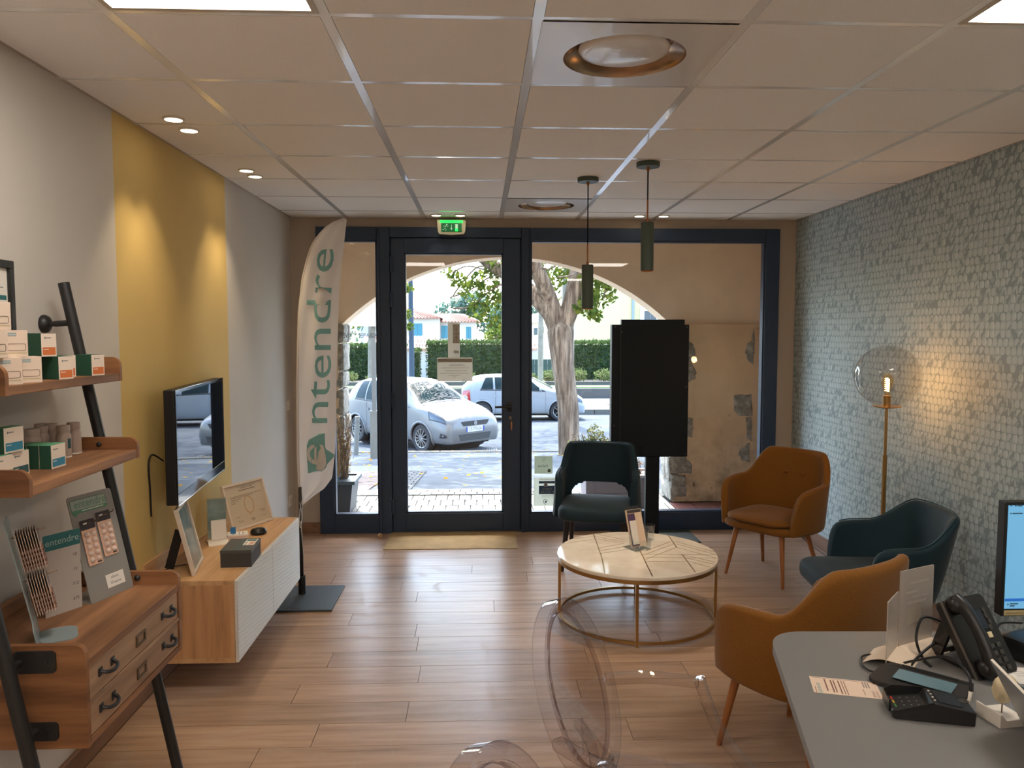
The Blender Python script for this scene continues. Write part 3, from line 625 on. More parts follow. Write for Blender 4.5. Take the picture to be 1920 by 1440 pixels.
for tier, (zt, n) in enumerate(((.315, 9), (.185, 8))):
    for k in range(n):
        if cardm is None:
            b = NB(); prism(b, rrect(-.030, .030, -.118, .0, .003), -.0007, .0007, 'x'); o = obj('battery_card', b, CE); cardm = o.data; par = o
            b = NB()
            for r in range(4):
                for s in (-1, 1): cyl(b, (.0007, s*.014, -.062-.0145*r), (.0048, s*.014, -.062-.0145*r), .0062, n=10)
            ch = obj('battery_row', b, CB, o); chm = ch.data
            b = NB(); box(b, .0007, .0011, -.029, .029, -.045, -.001); c2 = obj('card_header', b, mat('card header', S(110, 100, 96), .5), o); c2m = c2.data
        else:
            o = bpy.data.objects.new('battery_card', cardm); COL.objects.link(o)
            for nm, mm in (('battery_row', chm), ('card_header', c2m)):
                q = bpy.data.objects.new(nm, mm); COL.objects.link(q); q.parent = o
        o.matrix_world = T1 @ Matrix.Translation((.012+.0064*k, 0, zt+.004)); cnt += 1
        tag(o, 'battery blister card on the %s hook of the clear stand, seen edge on' % ('upper' if tier == 0 else 'lower'), 'battery card', 'battery cards on the %s hook' % ('upper' if tier == 0 else 'lower'))
t = thing('size_card', 'upright white card with a teal header beside the hanging battery cards', 'card', (-1.295, 2.435, ZT), R(-28))
bpart('card', t, mat('card white', S(190, 180, 172), .7), -.001, .001, -.075, .045, 0, .255, W=False); bpart('header', t, TEALI, .001, .0014, -.075, .045, .205, .2545, W=False)
text('lettering', 'entendre', .030, mat('pale lettering', S(170, 190, 186), .7), t, (.0018, -.014, .229), (0, 1, 0), (0, 0, 1), W=False)
for s, z in (('10', .175), ('13', .128), ('312', .082), ('675', .034)): text('lettering', s, .014, INK, t, (.0015, .026, z), (0, 1, 0), (0, 0, 1), W=False)
bpart('easel', t, CLR, -.06, -.001, -.03, .02, 0, .003, W=False)

# ---------------------------------------------------------------- wall television
t = thing('television', 'black flat television on the yellow wall stripe', 'television', (-1.40, 3.944, 1.1))
SCR = NT('dark glossy screen'); SCR.pr(Base_Color=(.004, .005, .008, 1), Roughness=.015, IOR=2.1, Specular_IOR_Level=.8); SCR = SCR.m
PB = mat('glossy black bezel', (.012, .012, .014, 1), .08, spec=.8)
TY0, TY1, TZ0, TZ1 = 3.472, 4.416, .850, 1.370
bpart('housing', t, BLKP, -1.452, -1.404, TY0, TY1, TZ0, TZ1, bev=.006)
bpart('rear_bulge', t, BLKP, -1.472, -1.452, TY0+.14, TY1-.14, TZ0+.10, TZ1-.10, bev=.006)
bpart('screen', t, SCR, -1.404, -1.4005, TY0+.012, TY1-.012, TZ0+.050, TZ1-.014)
def bez_(b):
    for q in ((TY0, TY1, TZ1-.016, TZ1), (TY0, TY1, TZ0, TZ0+.050), (TY0, TY0+.014, TZ0+.05, TZ1-.016), (TY1-.014, TY1, TZ0+.05, TZ1-.016)): box(b, -1.404, -1.399, q[0], q[1], q[2], q[3], bev=.0015)
part('bezel', t, PB, bez_)
part('chrome_strip', t, mat('chrome', S(210, 210, 212), .1, 1.), lambda b: box(b, -1.4035, -1.398, TY0, TY1, TZ0-.004, TZ0+.004, bev=.0015))
_sw = Matrix.Rotation(R(6.0), 4, 'Z')
for ch in t.children: ch.data.transform(_sw)
part('wall_bracket', t, BLK, lambda b: box(b, -1.5, -1.47, 3.80, 4.14, 1.0, 1.22))
part('cable', t, BLKP, lambda b: tube(b, bez([(-1.47, 3.62, 1.03), (-1.49, 3.55, 1.07), (-1.495, 3.52, 1.03), (-1.494, 3.525, .92), (-1.494, 3.53, .79)], 30), .004, 8), True)

# ---------------------------------------------------------------- wall hung cabinet
t = thing('wall_cabinet', 'wall hung light oak cabinet with white ribbed doors under the television', 'cabinet', (-1.3, 4.02, .145))
CX, CY0, CY1, CZ0, CZ1 = -1.098, 3.42, 4.60, .148, .524
OAKZ = wood('light oak upright', S(190, 140, 96), S(208, 160, 114), 'z', 1.8, .5, knots=False, rnd=.02)
bpart('top_panel', t, OAKS, -1.5, CX, CY0, CY1, CZ1-.022, CZ1, bev=.0012); bpart('bottom_panel', t, OAKS, -1.5, CX, CY0, CY1, CZ0, CZ0+.022, bev=.001)
for a, c in ((CY0, CY0+.02), (CY1-.02, CY1)): bpart('side_panel', t, OAKZ, -1.5, CX, a, c, CZ0+.022, CZ1-.022)
bpart('back_panel', t, OAKS, -1.5, -1.49, CY0+.02, CY1-.02, CZ0+.022, CZ1-.022)
RIB = mat('white ribbed door', S(214, 206, 194), .55)
for a, c in ((CY0+.001, (CY0+CY1)/2-.0015), ((CY0+CY1)/2+.0015, CY1-.001)):
    d = bpart('door', t, RIB, CX+.001, CX+.014, a, c, CZ0+.001, CZ1-.002, bev=.001)
    def ribs(b):
        z = CZ0+.006
        while z < CZ1-.010:
            P = [(a+.002+(c-a-.004)*k/14, z+.0012*math.sin(k*1.7+z*300)) for k in range(15)]
            lo = [b.verts.new((CX+.0138, y, zz)) for y, zz in P]; mi = [b.verts.new((CX+.0166, y, zz+.0035)) for y, zz in P]; hi = [b.verts.new((CX+.0138, y, zz+.0068)) for y, zz in P]
            for k in range(14): b.faces.new((lo[k], lo[k+1], mi[k+1], mi[k])); b.faces.new((mi[k], mi[k+1], hi[k+1], hi[k]))
            z += .0078
    part('ribbing', d, RIB, ribs, kind='stuff')
part('wall_board', t, OAKS, lambda b: (box(b, -1.499, -1.489, CY0+.01, CY0+.62, CZ1, CZ1+.07)), label='thin dark oak upstand along the wall')
# things standing on the cabinet
ZK = CZ1
def photo_frame(label, loc, rz, w, h, lean, content, mfr):
    t = thing('picture_frame', label, 'picture frame', loc, R(rz)); L = Matrix.Rotation(R(-lean), 4, 'Y'); q = L.to_3x3()
    b = NB(); f = .014
    for a in ((-w/2, w/2, 0, f), (-w/2, w/2, h-f, h), (-w/2, -w/2+f, f, h-f), (w/2-f, w/2, f, h-f)): box(b, -.010, .008, a[0], a[1], a[2], a[3], bev=.0015)
    move(b, L); obj('frame', b, mfr, t, W=False)
    b = NB(); box(b, -.008, 0, -w/2+f, w/2-f, f, h-f); move(b, L); obj('sheet', b, content, t, W=False)
    b = NB(); box(b, -.013, -.009, -.03, .03, .02, h*.8); move(b, L); zt = h*.62
    o = q @ Vector((-.034, 0, zt)); fx = o.x-.05
    tube(b, [tuple(o), (fx, 0, .003)], .01, 4, rect=(.002, .02)); obj('easel', b, BLKP, t, W=False)
    return t, (lambda x, y, z: tuple(q @ Vector((x, y, z)))), L
WFR = mat('white frame', S(216, 198, 178), .5)
t, lp, L = photo_frame('white picture frame seen nearly edge on at the near end of the cabinet', (-1.325, 3.625, ZK), 12, .27, .315, 13, mat('photo behind glass', S(120, 138, 140), .12, var=.3, vs=9), WFR)
part('cable', t, BLKP, lambda b: tube(b, bez([(-.06, .05, .004), (-.12, .02, .003), (-.15, -.06, .003), (-.11, -.13, .003)], 20), .0022, 6), True, W=False)
CERT = mat('certificate paper', S(204, 186, 160), .5)
t, lp, L = photo_frame('white framed certificate with a pale seal leaning on the wall cabinet', (-1.292, 4.395, ZK), -26, .325, .262, 17, CERT, WFR)
part('seal', t, mat('seal ring', S(206, 164, 120), .8), lambda b: (lathe(b, [(.036, 0), (.036, .0006), (.041, .0006), (.041, 0)], (.0, .0, 0), 40, 'x'), move(b, L @ Matrix.Translation((.0008, .01, .128)) @ Matrix.Diagonal((1, .9, 1.25, 1)))), W=False)
BRP = mat('brown print', S(120, 98, 80), .8)
for y0, y1, z, th in ((-.045, .085, .213, .004), (-.03, .07, .226, .0025), (-.05, .09, .236, .0015), (-.12, .125, .186, .002), (-.12, .06, .178, .002), (-.12, -.04, .168, .0025), (-.12, -.06, .158, .002), (-.12, -.085, .149, .002), (-.11, -.075, .070, .0015), (-.01, .015, .070, .0015), (.08, .125, .078, .0025), (.09, .12, .068, .0015), (.08, .12, .045, .0015)):
    b = NB(); box(b, .0006, .0011, y0, y1, z, z+th); move(b, L); obj('print_line', b, BRP, t, W=False)
part('signature', t, INK, lambda b: (tube(b, [lp(.0012, -.10+.008*k, .045+.008*math.sin(k*2.2)) for k in range(6)], .0007, 4), tube(b, [lp(.0012, .0+.006*k, .04+.009*math.sin(k*2.6)) for k in range(6)], .0007, 4)), W=False)
# upright acrylic sign with a leaflet pocket
t = thing('sign_holder', 'upright clear sign holder with a curved foot between the white frames', 'sign holder', (-1.375, 4.04, ZK), R(-62))
part('sheet', t, ACR, lambda b: prism(b, rrect(-.05, .05, .0, .245, .006), -.0015, .0015, 'x'), W=False)
bpart('print', t, mat('grey green print', S(128, 146, 142), .4, var=.25, vs=12), -.001, .001, -.046, .046, .03, .235, W=False)
def arcfoot(b, w, d, h, th=.0025):
    n = 12; up = [(-d/2+d*k/n, h*(1-((k-n/2)/(n/2))**2)+th) for k in range(n+1)]; P = up+[(x, z-th) for x, z in reversed(up)]
    prism(b, P, -w/2, w/2, 'y')
part('foot', t, WHT, lambda b: arcfoot(b, .10, .10, .018), W=False)
part('leaflet', t, PAPER, lambda b: (box(b, .012, .014, -.03, .045, .02, .13), move(b, Matrix.Rotation(R(-6), 4, 'Y'))), W=False)
t = thing('leaflet_tray', 'small pale tray of leaflets with a blue tab on the cabinet', 'tray', (-1.305, 4.135, ZK), R(-72))
bpart('tray', t, mat('pale pink tray', S(212, 188, 174), .6), -.04, .04, -.06, .06, 0, .022, bev=.002, W=False); bpart('leaflets', t, PAPER, -.036, .036, -.056, .056, .022, .028, W=False)
bpart('blue_tab', t, mat('blue tab', S(46, 120, 176), .5), .005, .010, -.030, -.004, .022, .064, bev=.001, W=False); bpart('print_line', t, BLKP, .036, .0364, -.05, -.046, .022, .028, W=False)
for y in (-.02, .012, .03): bpart('print_line', t, GREY, -.02, .03, y, y+.004, .028, .0283, W=False)
t = thing('black_pebble_case', 'black rounded hearing aid case beside the certificate', 'case', (-1.212, 4.215, ZK), R(20))
part('body', t, BLKP, lambda b: (lathe(b, [(0, 0), (.030, 0), (.038, .010), (.038, .018), (.032, .030), (.016, .036), (0, .037)], n=28), move(b, Matrix.Diagonal((1.15, .95, 1, 1)))), True, W=False)
part('seam', t, mat('case seam', S(60, 62, 66), .3), lambda b: (lathe(b, [(.0385, .016), (.0392, .017), (.0385, .018)], n=28), move(b, Matrix.Diagonal((1.15, .95, 1, 1)))), W=False)
t = thing('black_box', 'matt black box with a sticker on its lid near the front of the cabinet', 'box', (-1.155, 3.72, ZK), R(4))
GB = mat('charcoal box', S(62, 60, 58), .6); bpart('body', t, GB, -.070, .070, -.105, .105, 0, .066, W=False); bpart('lid', t, mat('charcoal lid', S(78, 80, 78), .35), -.0715, .0715, -.1065, .1065, .066, .082, bev=.001, W=False)
st = bpart('sticker', t, PAPER, .012, .064, -.02, .09, .082, .0824, W=False)
bpart('print_band', st, TEALI, .016, .060, .055, .080, .0824, .0826, W=False)
for k in range(3): bpart('print_line', st, COR, .036, .060, -.008+.018*k, .0+.018*k, .0824, .0826, W=False); bpart('print_line', st, GREY, .016, .026, -.008+.018*k, .0+.018*k, .0824, .0826, W=False)
bpart('lid_strip', t, mat('teal strip', S(70, 104, 108), .4), -.002, .006, -.10, .10, .082, .0823, W=False)

# switches on the wall near the window
for z, lb in ((1.055, 'white light switch on the grey wall beside the feather flag'), (.30, 'white wall socket low on the grey wall behind the flag pole')):
    t = thing('wall_switch', lb, 'switch', (-1.5, 6.08, z)); bpart('plate', t, WHT, -1.5, -1.492, 6.04, 6.12, z-.04, z+.04, bev=.002)
    if z > 1: bpart('rocker', t, WHT, -1.492, -1.488, 6.055, 6.105, z-.025, z+.025, bev=.001)
    else: part('socket', t, GREY, lambda b: lathe(b, [(.022, .0005), (.02, -.004), (0, -.004)], (-1.4915, 6.08, z), 20, 'x'))

# ---------------------------------------------------------------- feather flag
FY = 4.73
t = thing('feather_flag', 'tall white feather flag with teal lettering on a black floor plate', 'flag', (-1.03, 4.67, 0))
fz = lambda y: 1.628+(621.5-y)*FY/1450*1.003
fx = lambda x: (x-900.5)*FY/1450*1.0
Lp = [(945, 565), (930, 561), (860, 558.5), (723, 560), (640, 563), (583, 566), (523, 574), (485, 584), (463, 592), (447, 603), (429, 620), (418, 640), (415, 652)]
Rp = [(945, 566.5), (928, 588), (915, 607), (895, 622), (853, 627), (808, 629.5), (770, 630.5), (687, 633.5), (600, 637), (533, 641), (475, 647.5), (422, 654), (415, 654.5)]
LZ = np.array([fz(a) for a, _ in Lp]); LX = np.array([fx(b) for _, b in Lp]); RZ = np.array([fz(a) for a, _ in Rp]); RX = np.array([fx(b) for _, b in Rp])
lx = lambda z: float(np.interp(z, LZ, LX)); rx = lambda z: float(np.interp(z, RZ, RX))
def fy(x, z):
    l, r = lx(z), rx(z); u = (x-l)/max(r-l, 1e-4)
    return FY+.012*math.sin(u*5+z*1.3)+.006*math.sin(u*13-z*5)+.02*(u-.5)
SAIL = NT('flag fabric'); _d = SAIL.n('BsdfDiffuse', {0: S(228, 220, 214)}).outputs[0]; _tr = SAIL.n('BsdfTranslucent', {0: S(228, 222, 218)}).outputs[0]
_m = SAIL.n('MixShader', {0: .3}); SAIL.t.links.new(_d, _m.inputs[1]); SAIL.t.links.new(_tr, _m.inputs[2]); SAIL.out(_m.outputs[0]); SAIL = SAIL.m
bm = NB(); nz, nx = 110, 22; rows = []
for k in range(nz+1):
    z = LZ[0]+(LZ[-1]-LZ[0])*k/nz; l, r = lx(z), rx(z); rows.append([bm.verts.new((l+(r-l)*i/nx, fy(l+(r-l)*i/nx, z), z)) for i in range(nx+1)])
for a, b in zip(rows, rows[1:]):
    for i in range(nx): bm.faces.new((a[i], a[i+1], b[i+1], b[i]))
sail = obj('sail', bm, SAIL, t, True)
part('sleeve', t, SAIL, lambda b: tube(b, [(lx(z)+.002, FY+.004, z) for z in np.linspace(LZ[0], LZ[-1], 60)], .0085, 8), True)
TXT = mat('flag lettering', S(116, 164, 162), .8)
cx_ = lambda z: float(np.interp(z, [.6, .88, 1.1, 1.4, 1.75, 2.0, 2.2], [fx(600), fx(600), fx(598), fx(606), fx(606), fx(611), fx(618)]))
Z0t, Z1t = fz(797), fz(470)
def flagmap(u, v):
    z = Z0t+u*flagmap.k; x = cx_(z)-(v)*flagmap.v; return Vector((x, fy(x, z)-.005, z))
cu = bpy.data.curves.new('t', 'FONT'); cu.body = 'ntendre'; cu.size = 1; _to = bpy.data.objects.new('t', cu); _me = bpy.data.meshes.new_from_object(_to); _w = max(v.co.x for v in _me.vertices); _w0 = min(v.co.x for v in _me.vertices)
bpy.data.objects.remove(_to); bpy.data.curves.remove(cu); bpy.data.meshes.remove(_me)
flagmap.k = (Z1t-Z0t)/(_w); flagmap.v = .205
tx = text('lettering', 'ntendre', 1, TXT, sail, None, (1, 0, 0), (0, 1, 0), align='LEFT', fn=lambda u, v: flagmap(u, v+.02))
# speech bubble with its letter
def mapz(px, py, off): x, z = fx(px), fz(py); return (x, fy(x, z)-off, z)
bub = [(577.5, 886), (576.5, 850), (577, 832), (581, 822), (590, 817), (600, 811), (611, 809.5), (611, 835), (613, 840), (627, 851), (626, 855), (613, 858), (614, 868), (611, 876), (604, 881), (594, 881)]
bm = NB(); bm.faces.new([bm.verts.new(mapz(a, b, .004)) for a, b in bub]); bmesh.ops.triangulate(bm, faces=bm.faces[:]); obj('speech_bubble', bm, TXT, sail)
zb0 = fz(878)
text('lettering', 'e', .30, SAIL, sail, None, (1, 0, 0), (0, 1, 0), align='CENTER', fn=lambda u, v: (lambda x, z: Vector((x, fy(x, z)-.0075, z)))(fx(588)-v*.80, fz(850)+u*1.05))
# pole, cord, floor plate
part('pole', t, BLK, lambda b: tube(b, [(lx(.62)+.004, FY+.004, z) for z in (.10, .4, .68)], .0115, 12), True)
part('spindle', t, BLKP, lambda b: cyl(b, (lx(.62)+.004, FY+.004, .010), (lx(.62)+.004, FY+.004, .125), .023, n=16), 40)
part('cord', t, SAIL, lambda b: (tube(b, bez([(lx(.62)+.004, FY-.012, .585), (lx(.62)+.016, FY-.014, .50), (lx(.62)+.006, FY-.014, .43), (lx(.62)+.0, FY-.014, .47), (lx(.62)+.005, FY-.014, .55)], 20), .0022, 6), tube(b, [(lx(.62)+.008, FY-.014, .47), (lx(.62)+.022, FY-.014, .25)], .0022, 6)), True)
part('floor_plate', t, mat('slate floor plate', S(62, 70, 74), .5, bump=.05, bs=200), lambda b: (box(b, -1.205, -.868, 4.445, 4.885, 0.001, .013, bev=.002), ))
part('grip_slot', t, BLKP, lambda b: prism(b, rrect(-1.16, -1.055, 4.475, 4.490, .007), .0125, .0135, 'z'))
# ---------------------------------------------------------------- upholstered tub chairs
def fabric(name, c, c2, sheen=.15, rough=.9, bs=900.):
    if name in MC: return MC[name]
    t = NT(name); ob = t.obj(); f = t.noise(ob, 380., 2); t.pr(Base_Color=t.ramp(f, [(.3, c), (.7, c2)]), Roughness=rough, Sheen_Weight=sheen, Sheen_Roughness=.4, Normal=t.bump(f, .12, .002)); MC[name] = t.m; return t.m
MUST = fabric('mustard wool', S(114, 70, 11), S(142, 90, 19)); TEALV = fabric('petrol velvet', S(6, 34, 44), S(11, 47, 58), .12, .75)
LEGW = wood('chair leg beech', S(150, 92, 48), S(178, 114, 62), 'z', 2., .45, knots=False); LEGB = mat('dark stained leg', S(38, 28, 28), .45)
def smooth01(a, b, x):
    x = min(1, max(0, (x-a)/(b-a))); return x*x*(3-2*x)
def tub(b, at, bt, ab, bb, pm, zb, zarm, zback, th, a0, a1, pw=.72, hole=None, nS=46, nH=12, yo=0., armdrop=.0, endr=16., flare=1.0, top=None):
    """curved back and arms in one: phi runs from one arm front round the back to the other"""
    def ztop(ph):
        a = abs(ph); z = zback+(zarm-zback)*smooth01(a0, a1, a); z -= armdrop*smooth01(a1, pm, a)
        if a > pm-endr:
            q = (a-(pm-endr))/endr; z = zb+.06+(z-zb-.06)*math.sqrt(max(0., 1-q**2.4))
        return z
    def pt(ph, h, off=0.):
        zt = ztop(ph); z = zb+(zt-zb)*h; g = min(1, (z-zb)/(zback-zb))**flare
        a = ab+(at-ab)*g; d = bb+(bt-bb)*g; s, c = math.sin(R(ph)), math.cos(R(ph))
        x = a*math.copysign(abs(s)**pw, s); y = -d*math.copysign(abs(c)**pw, c)
        if abs(ph) > 90: y = (at*.9)*math.copysign(abs(c)**.95, -c)*(pm/125.)*1.0
        return Vector((x, y+yo, z))
    N = [];
    for i in range(nS+1):
        ph = -pm+2*pm*i/nS; N.append([pt(ph, h/nH) for h in range(nH+1)])
    O = []
    for i in range(nS+1):
        row = []
        for h in range(nH+1):
            du = N[min(i+1, nS)][h]-N[max(i-1, 0)][h]; dv = N[i][min(h+1, nH)]-N[i][max(h-1, 0)]
            n = du.cross(dv); n = n.normalized() if n.length > 1e-9 else Vector((0, 0, 1)); row.append(n)
        O.append(row)
    A = [[b.verts.new(N[i][h]+O[i][h]*th*.5) for h in range(nH+1)] for i in range(nS+1)]
    B = [[b.verts.new(N[i][h]-O[i][h]*th*.5) for h in range(nH+1)] for i in range(nS+1)]
    keep = lambda i, h: not (hole and hole(-pm+2*pm*(i+.5)/nS, (N[i][h].z+N[i][h+1].z+N[i+1][h].z+N[i+1][h+1].z)/4))
    for i in range(nS):
        for h in range(nH):
            if not keep(i, h): continue
            b.faces.new((A[i][h], A[i+1][h], A[i+1][h+1], A[i][h+1])); b.faces.new((B[i][h], B[i][h+1], B[i+1][h+1], B[i+1][h]))
            for (q, r), (i2, h2) in ((((i, h), (i+1, h)), (i, h-1)), (((i, h+1), (i+1, h+1)), (i, h+1)), (((i, h), (i, h+1)), (i-1, h)), (((i+1, h), (i+1, h+1)), (i+1, h))):
                if 0 <= i2 < nS and 0 <= h2 < nH and keep(i2, h2): continue
                b.faces.new((A[q[0]][q[1]], A[r[0]][r[1]], B[r[0]][r[1]], B[q[0]][q[1]]))
    bmesh.ops.delete(b, geom=[v for v in b.verts if not v.link_faces], context='VERTS')
    if top is not None: top.extend(N[i][nH] for i in range(nS+1))
    return pt, ztop
def subd(o, lv=1):
    m = o.modifiers.new('s', 'SUBSURF'); m.levels = lv; m.render_levels = lv; return o
def cushion(b, w, y0, y1, z0, z1, r=.09, puff=.018, n=20):
    P = rrect(-w/2, w/2, y0, y1, r, 6); cx, cy = 0, (y0+y1)/2; rows = []
    for s, z in ((.0, z0), (.90, z0), (.985, z0+.010), (1.0, (z0+z1)/2), (.985, z1-.010), (.90, z1), (.6, z1+puff*.7), (.3, z1+puff), (0, z1+puff)):
        rows.append([b.verts.new((cx+(x-cx)*s, cy+(y-cy)*s, z)) for x, y in P])
    for a, c in zip(rows, rows[1:]): bridge(b, a, c)
    bmesh.ops.remove_doubles(b, verts=b.verts, dist=1e-5)
def leg(b, x, y, zt, fx_, fy_, r0=.019, r1=.011): cyl(b, (x, y, zt), (fx_, fy_, .006), r0, r1, 14); cyl(b, (fx_, fy_, .006), (fx_, fy_, 0), r1*.9, n=12)
def mustard(label, loc, rz):
    t = thing('armchair', label, 'armchair', loc, rz, 'mustard tub armchairs'); tl = []
    b = NB(); tub(b, .318, .315, .285, .265, 128, .335,   .645, .828, .046, 30, 73, .74, top=tl, armdrop=.03, endr=22, flare=.8)
    subd(obj('backrest', b, MUST, t, True, W=False))
    subd(part('seat_shell', t, MUST, lambda b: cushion(b, .56, -.24, .235, .325, .385, .14, .0), True, W=False))
    part('seat', t, MUST, lambda b: cushion(b, .475, -.215, .255, .385, .425, .13, .022), True, W=False)
    for s in (-1, 1): part('button', t, MUST, lambda b: lathe(b, [(0, .010), (.008, .008), (.011, .002), (.010, -.004)], (s*.062, -.266, .665), 14, 'y'), True, W=False)
    for sx in (-1, 1):
        for y, fy_ in ((.15, .205), (-.13, -.235)): part('leg', t, LEGW, lambda b: leg(b, sx*.165, y, .335, sx*.212, fy_), 40, W=False)
    return t
dirz = lambda dx, dy: math.atan2(-dx, dy)
mustard('mustard armchair in the corner by the window and the patterned wall', (1.945, 5.015, 0), dirz(-.80, -.60))
mustard('mustard armchair seen from behind, just beyond the pale desk', (1.225, 2.845, 0), dirz(-.50, .866))
def teal(label, loc, rz, kind):
    t = thing('armchair', label, 'armchair', loc, rz, 'petrol blue velvet armchairs'); tl = []
    b = NB()
    if kind == 0:
        hole = lambda ph, z: abs(ph) < 42 and z < .440+.095*math.sqrt(max(0, 1-(ph/42)**2))
        tub(b, .255, .275, .285, .265, 122, .352, .655, .825, .050, 50, 74, .62, hole, 72, 34, top=tl, endr=20, armdrop=.05)
    else:
        tub(b, .300, .345, .265, .235, 118, .352, .635, .762, .040, 34, 80, .72, None, 46, 12, top=tl, endr=16, armdrop=.02, flare=.8)
    subd(obj('backrest', b, TEALV, t, True, W=False))
    part('piping', t, mat('piping', S(26, 66, 78), .6), lambda b: tube(b, [tuple(p+Vector((0, 0, .004))) for p in tl[3:-3]], .0035, 6), True, W=False)
    subd(part('seat', t, TEALV, lambda b: cushion(b, .50, -.235, .30, .355, .452, .10, .012), True, W=False))
    for sx in (-1, 1):
        for y, fy_ in ((.18, .215), (-.16, -.235)): part('leg', t, LEGB, lambda b: leg(b, sx*.185, y, .358, sx*.215, fy_, .021, .012), 40, W=False)
    return t
teal('petrol blue armchair with an opening in its back, standing at the window', (.815, 5.31, 0), dirz(-.24, -.97), 0)
teal('petrol blue armchair with piped edges by the floor lamp', (1.935, 3.69, 0), dirz(-.97, .10), 1)

# ---------------------------------------------------------------- coffee table
t = thing('coffee_table', 'round stone topped coffee table with brass inlay lines and slim brass legs', 'coffee table', (.888, 4.30, 0))
def stone():
    q = NT('cream terrazzo stone'); ob = q.obj(); v = q.n('TexVoronoi', {'Vector': ob, 'Scale': 46.}).outputs[0]; f = q.noise(ob, 9., 4)
    c = q.mix(q.math('SUBTRACT', .30, q.math('MULTIPLY', v, 2.4), clamp=True), q.ramp(f, [(.35, S(226, 212, 194)), (.65, S(238, 228, 212))]), S(184, 166, 146))
    q.pr(Base_Color=c, Roughness=.09, Specular_IOR_Level=.6); return q.m
TR = .452
part('table_top', t, stone(), lambda b: lathe(b, [(0, .352), (TR-.004, .352), (TR, .356), (TR, .370), (TR-.004, .374), (0, .374)], n=96), 40, W=False)
part('rim', t, BRASS, lambda b: lathe(b, [(TR-.022, .332), (TR-.004, .332), (TR-.004, .352), (TR-.022, .352), (TR-.022, .332)], n=96), 40, W=False)
inl = [(-.185,.447,-.214,-.091,1),(-.189,.420,-.309,.354,0),(-.189,.354,-.354,.285,0),(-.190,.298,-.398,.193,0),(-.182,.420,-.025,.271,0),(-.190,.354,-.032,.217,0),(-.191,.303,-.048,.186,0),(-.201,.098,-.035,.185,0),(-.203,.040,-.004,.136,0),(-.206,-.015,-.009,.078,0),(.045,.30,-.006,-.43,1),(.271,.388,.254,.090,1),(.254,.222,.062,.029,0),(.254,.161,.026,-.060,0),(.251,.091,.016,-.147,0),(.274,.221,.449,-.020,0),(.272,.161,.448,-.075,0),(.254,.090,.426,-.138,0),(.248,-.056,.232,-.400,1),(.025,-.036,.443,-.071,0),(.018,-.100,.440,-.134,0),(.014,-.173,.246,-.193,0),(.248,-.056,.400,-.215,0),(.253,-.121,.380,-.250,0),(.252,-.183,.340,-.300,0),(-.214,-.091,-.245,-.40,1)]
for x0, y0, x1, y1, k in inl:
    d = Vector((x1-x0, y1-y0)); pts = []
    for s in np.linspace(0, 1, 60):
        x, y = x0+d.x*s, y0+d.y*s
        if x*x+y*y < (TR-.006)**2: pts.append((x, y))
    if len(pts) < 2: continue
    w = .0028 if k else .0018
    part('inlay', t, BRASS, lambda b: tube(b, [(pts[0][0], pts[0][1], .3737), (pts[-1][0], pts[-1][1], .3737)], w, 4, rect=(w, .0008)), W=False)
RR = .438
part('floor_ring', t, BRASS, lambda b: tube(b, [(RR*math.cos(2*math.pi*k/96), RR*math.sin(2*math.pi*k/96), .022) for k in range(96)], .008, 6, closed=True, rect=(.008, .008)), 40, W=False)
for a in (-101, -14, 79, 174):
    x, y = RR*math.cos(R(a)), RR*math.sin(R(a)); part('leg', t, BRASS, lambda b: box(b, x-.008, x+.008, y-.008, y+.008, .0, .335), W=False)
# on the table
t = thing('brochure_holder', 'clear angled brochure holder with leaflets on the coffee table', 'brochure holder', (.912, 4.36, .375), R(-62))
ln = Matrix.Rotation(R(-17), 4, 'Y')
part('back_sheet', t, ACR, lambda b: (prism(b, rrect(-.056, .056, .012, .250, .003), -.0015, .0015, 'x'), move(b, ln)), W=False)
part('base', t, ACR, lambda b: (box(b, -.085, .045, -.056, .056, 0, .003), box(b, .042, .045, -.056, .056, .003, .06)), W=False)
for y in (-.056, .054): part('side_fin', t, ACR, lambda b: prism(b, [(-.02, .003), (.042, .003), (.042, .05), (-.02, .12)], y, y+.002, 'y'), W=False)
part('leaflet_pile', t, mat('cream leaflets', S(228, 202, 176), .7), lambda b: (box(b, .003, .016, -.053, .053, .014, .228), move(b, ln)), W=False)
part('purple_leaflets', t, mat('purple leaflet', S(84, 62, 96), .6), lambda b: (box(b, .017, .026, -.053, -.006, .02, .205), move(b, ln)), W=False)
part('white_leaflets', t, PAPER, lambda b: (box(b, .0265, .034, -.053, -.010, .03, .165), move(b, ln)), W=False)
part('header_band', t, mat('header dark', S(70, 66, 66), .6), lambda b: (box(b, .0155, .0165, -.05, .05, .208, .226), move(b, ln)), W=False)
part('black_clip', t, INK, lambda b: (box(b, -.004, -.002, -.05, .05, .232, .246), move(b, ln)), W=False)
for lb, x, y, h, r in (('larger glass tumbler behind the brochure holder on the coffee table', 1.010, 4.535, .100, .036), ('smaller glass tumbler tucked behind the brochure holder', .965, 4.475, .082, .030)):
    t = thing('glass_tumbler', lb, 'glass', (x, y, .3745), 0, 'tumblers on the coffee table')
    part('tumbler', t, ACR, lambda b: lathe(b, [(0, 0), (r*.82, 0), (r, h), (r-.0018, h), (r*.78, .010), (0, .010)], n=32), 40, W=False)

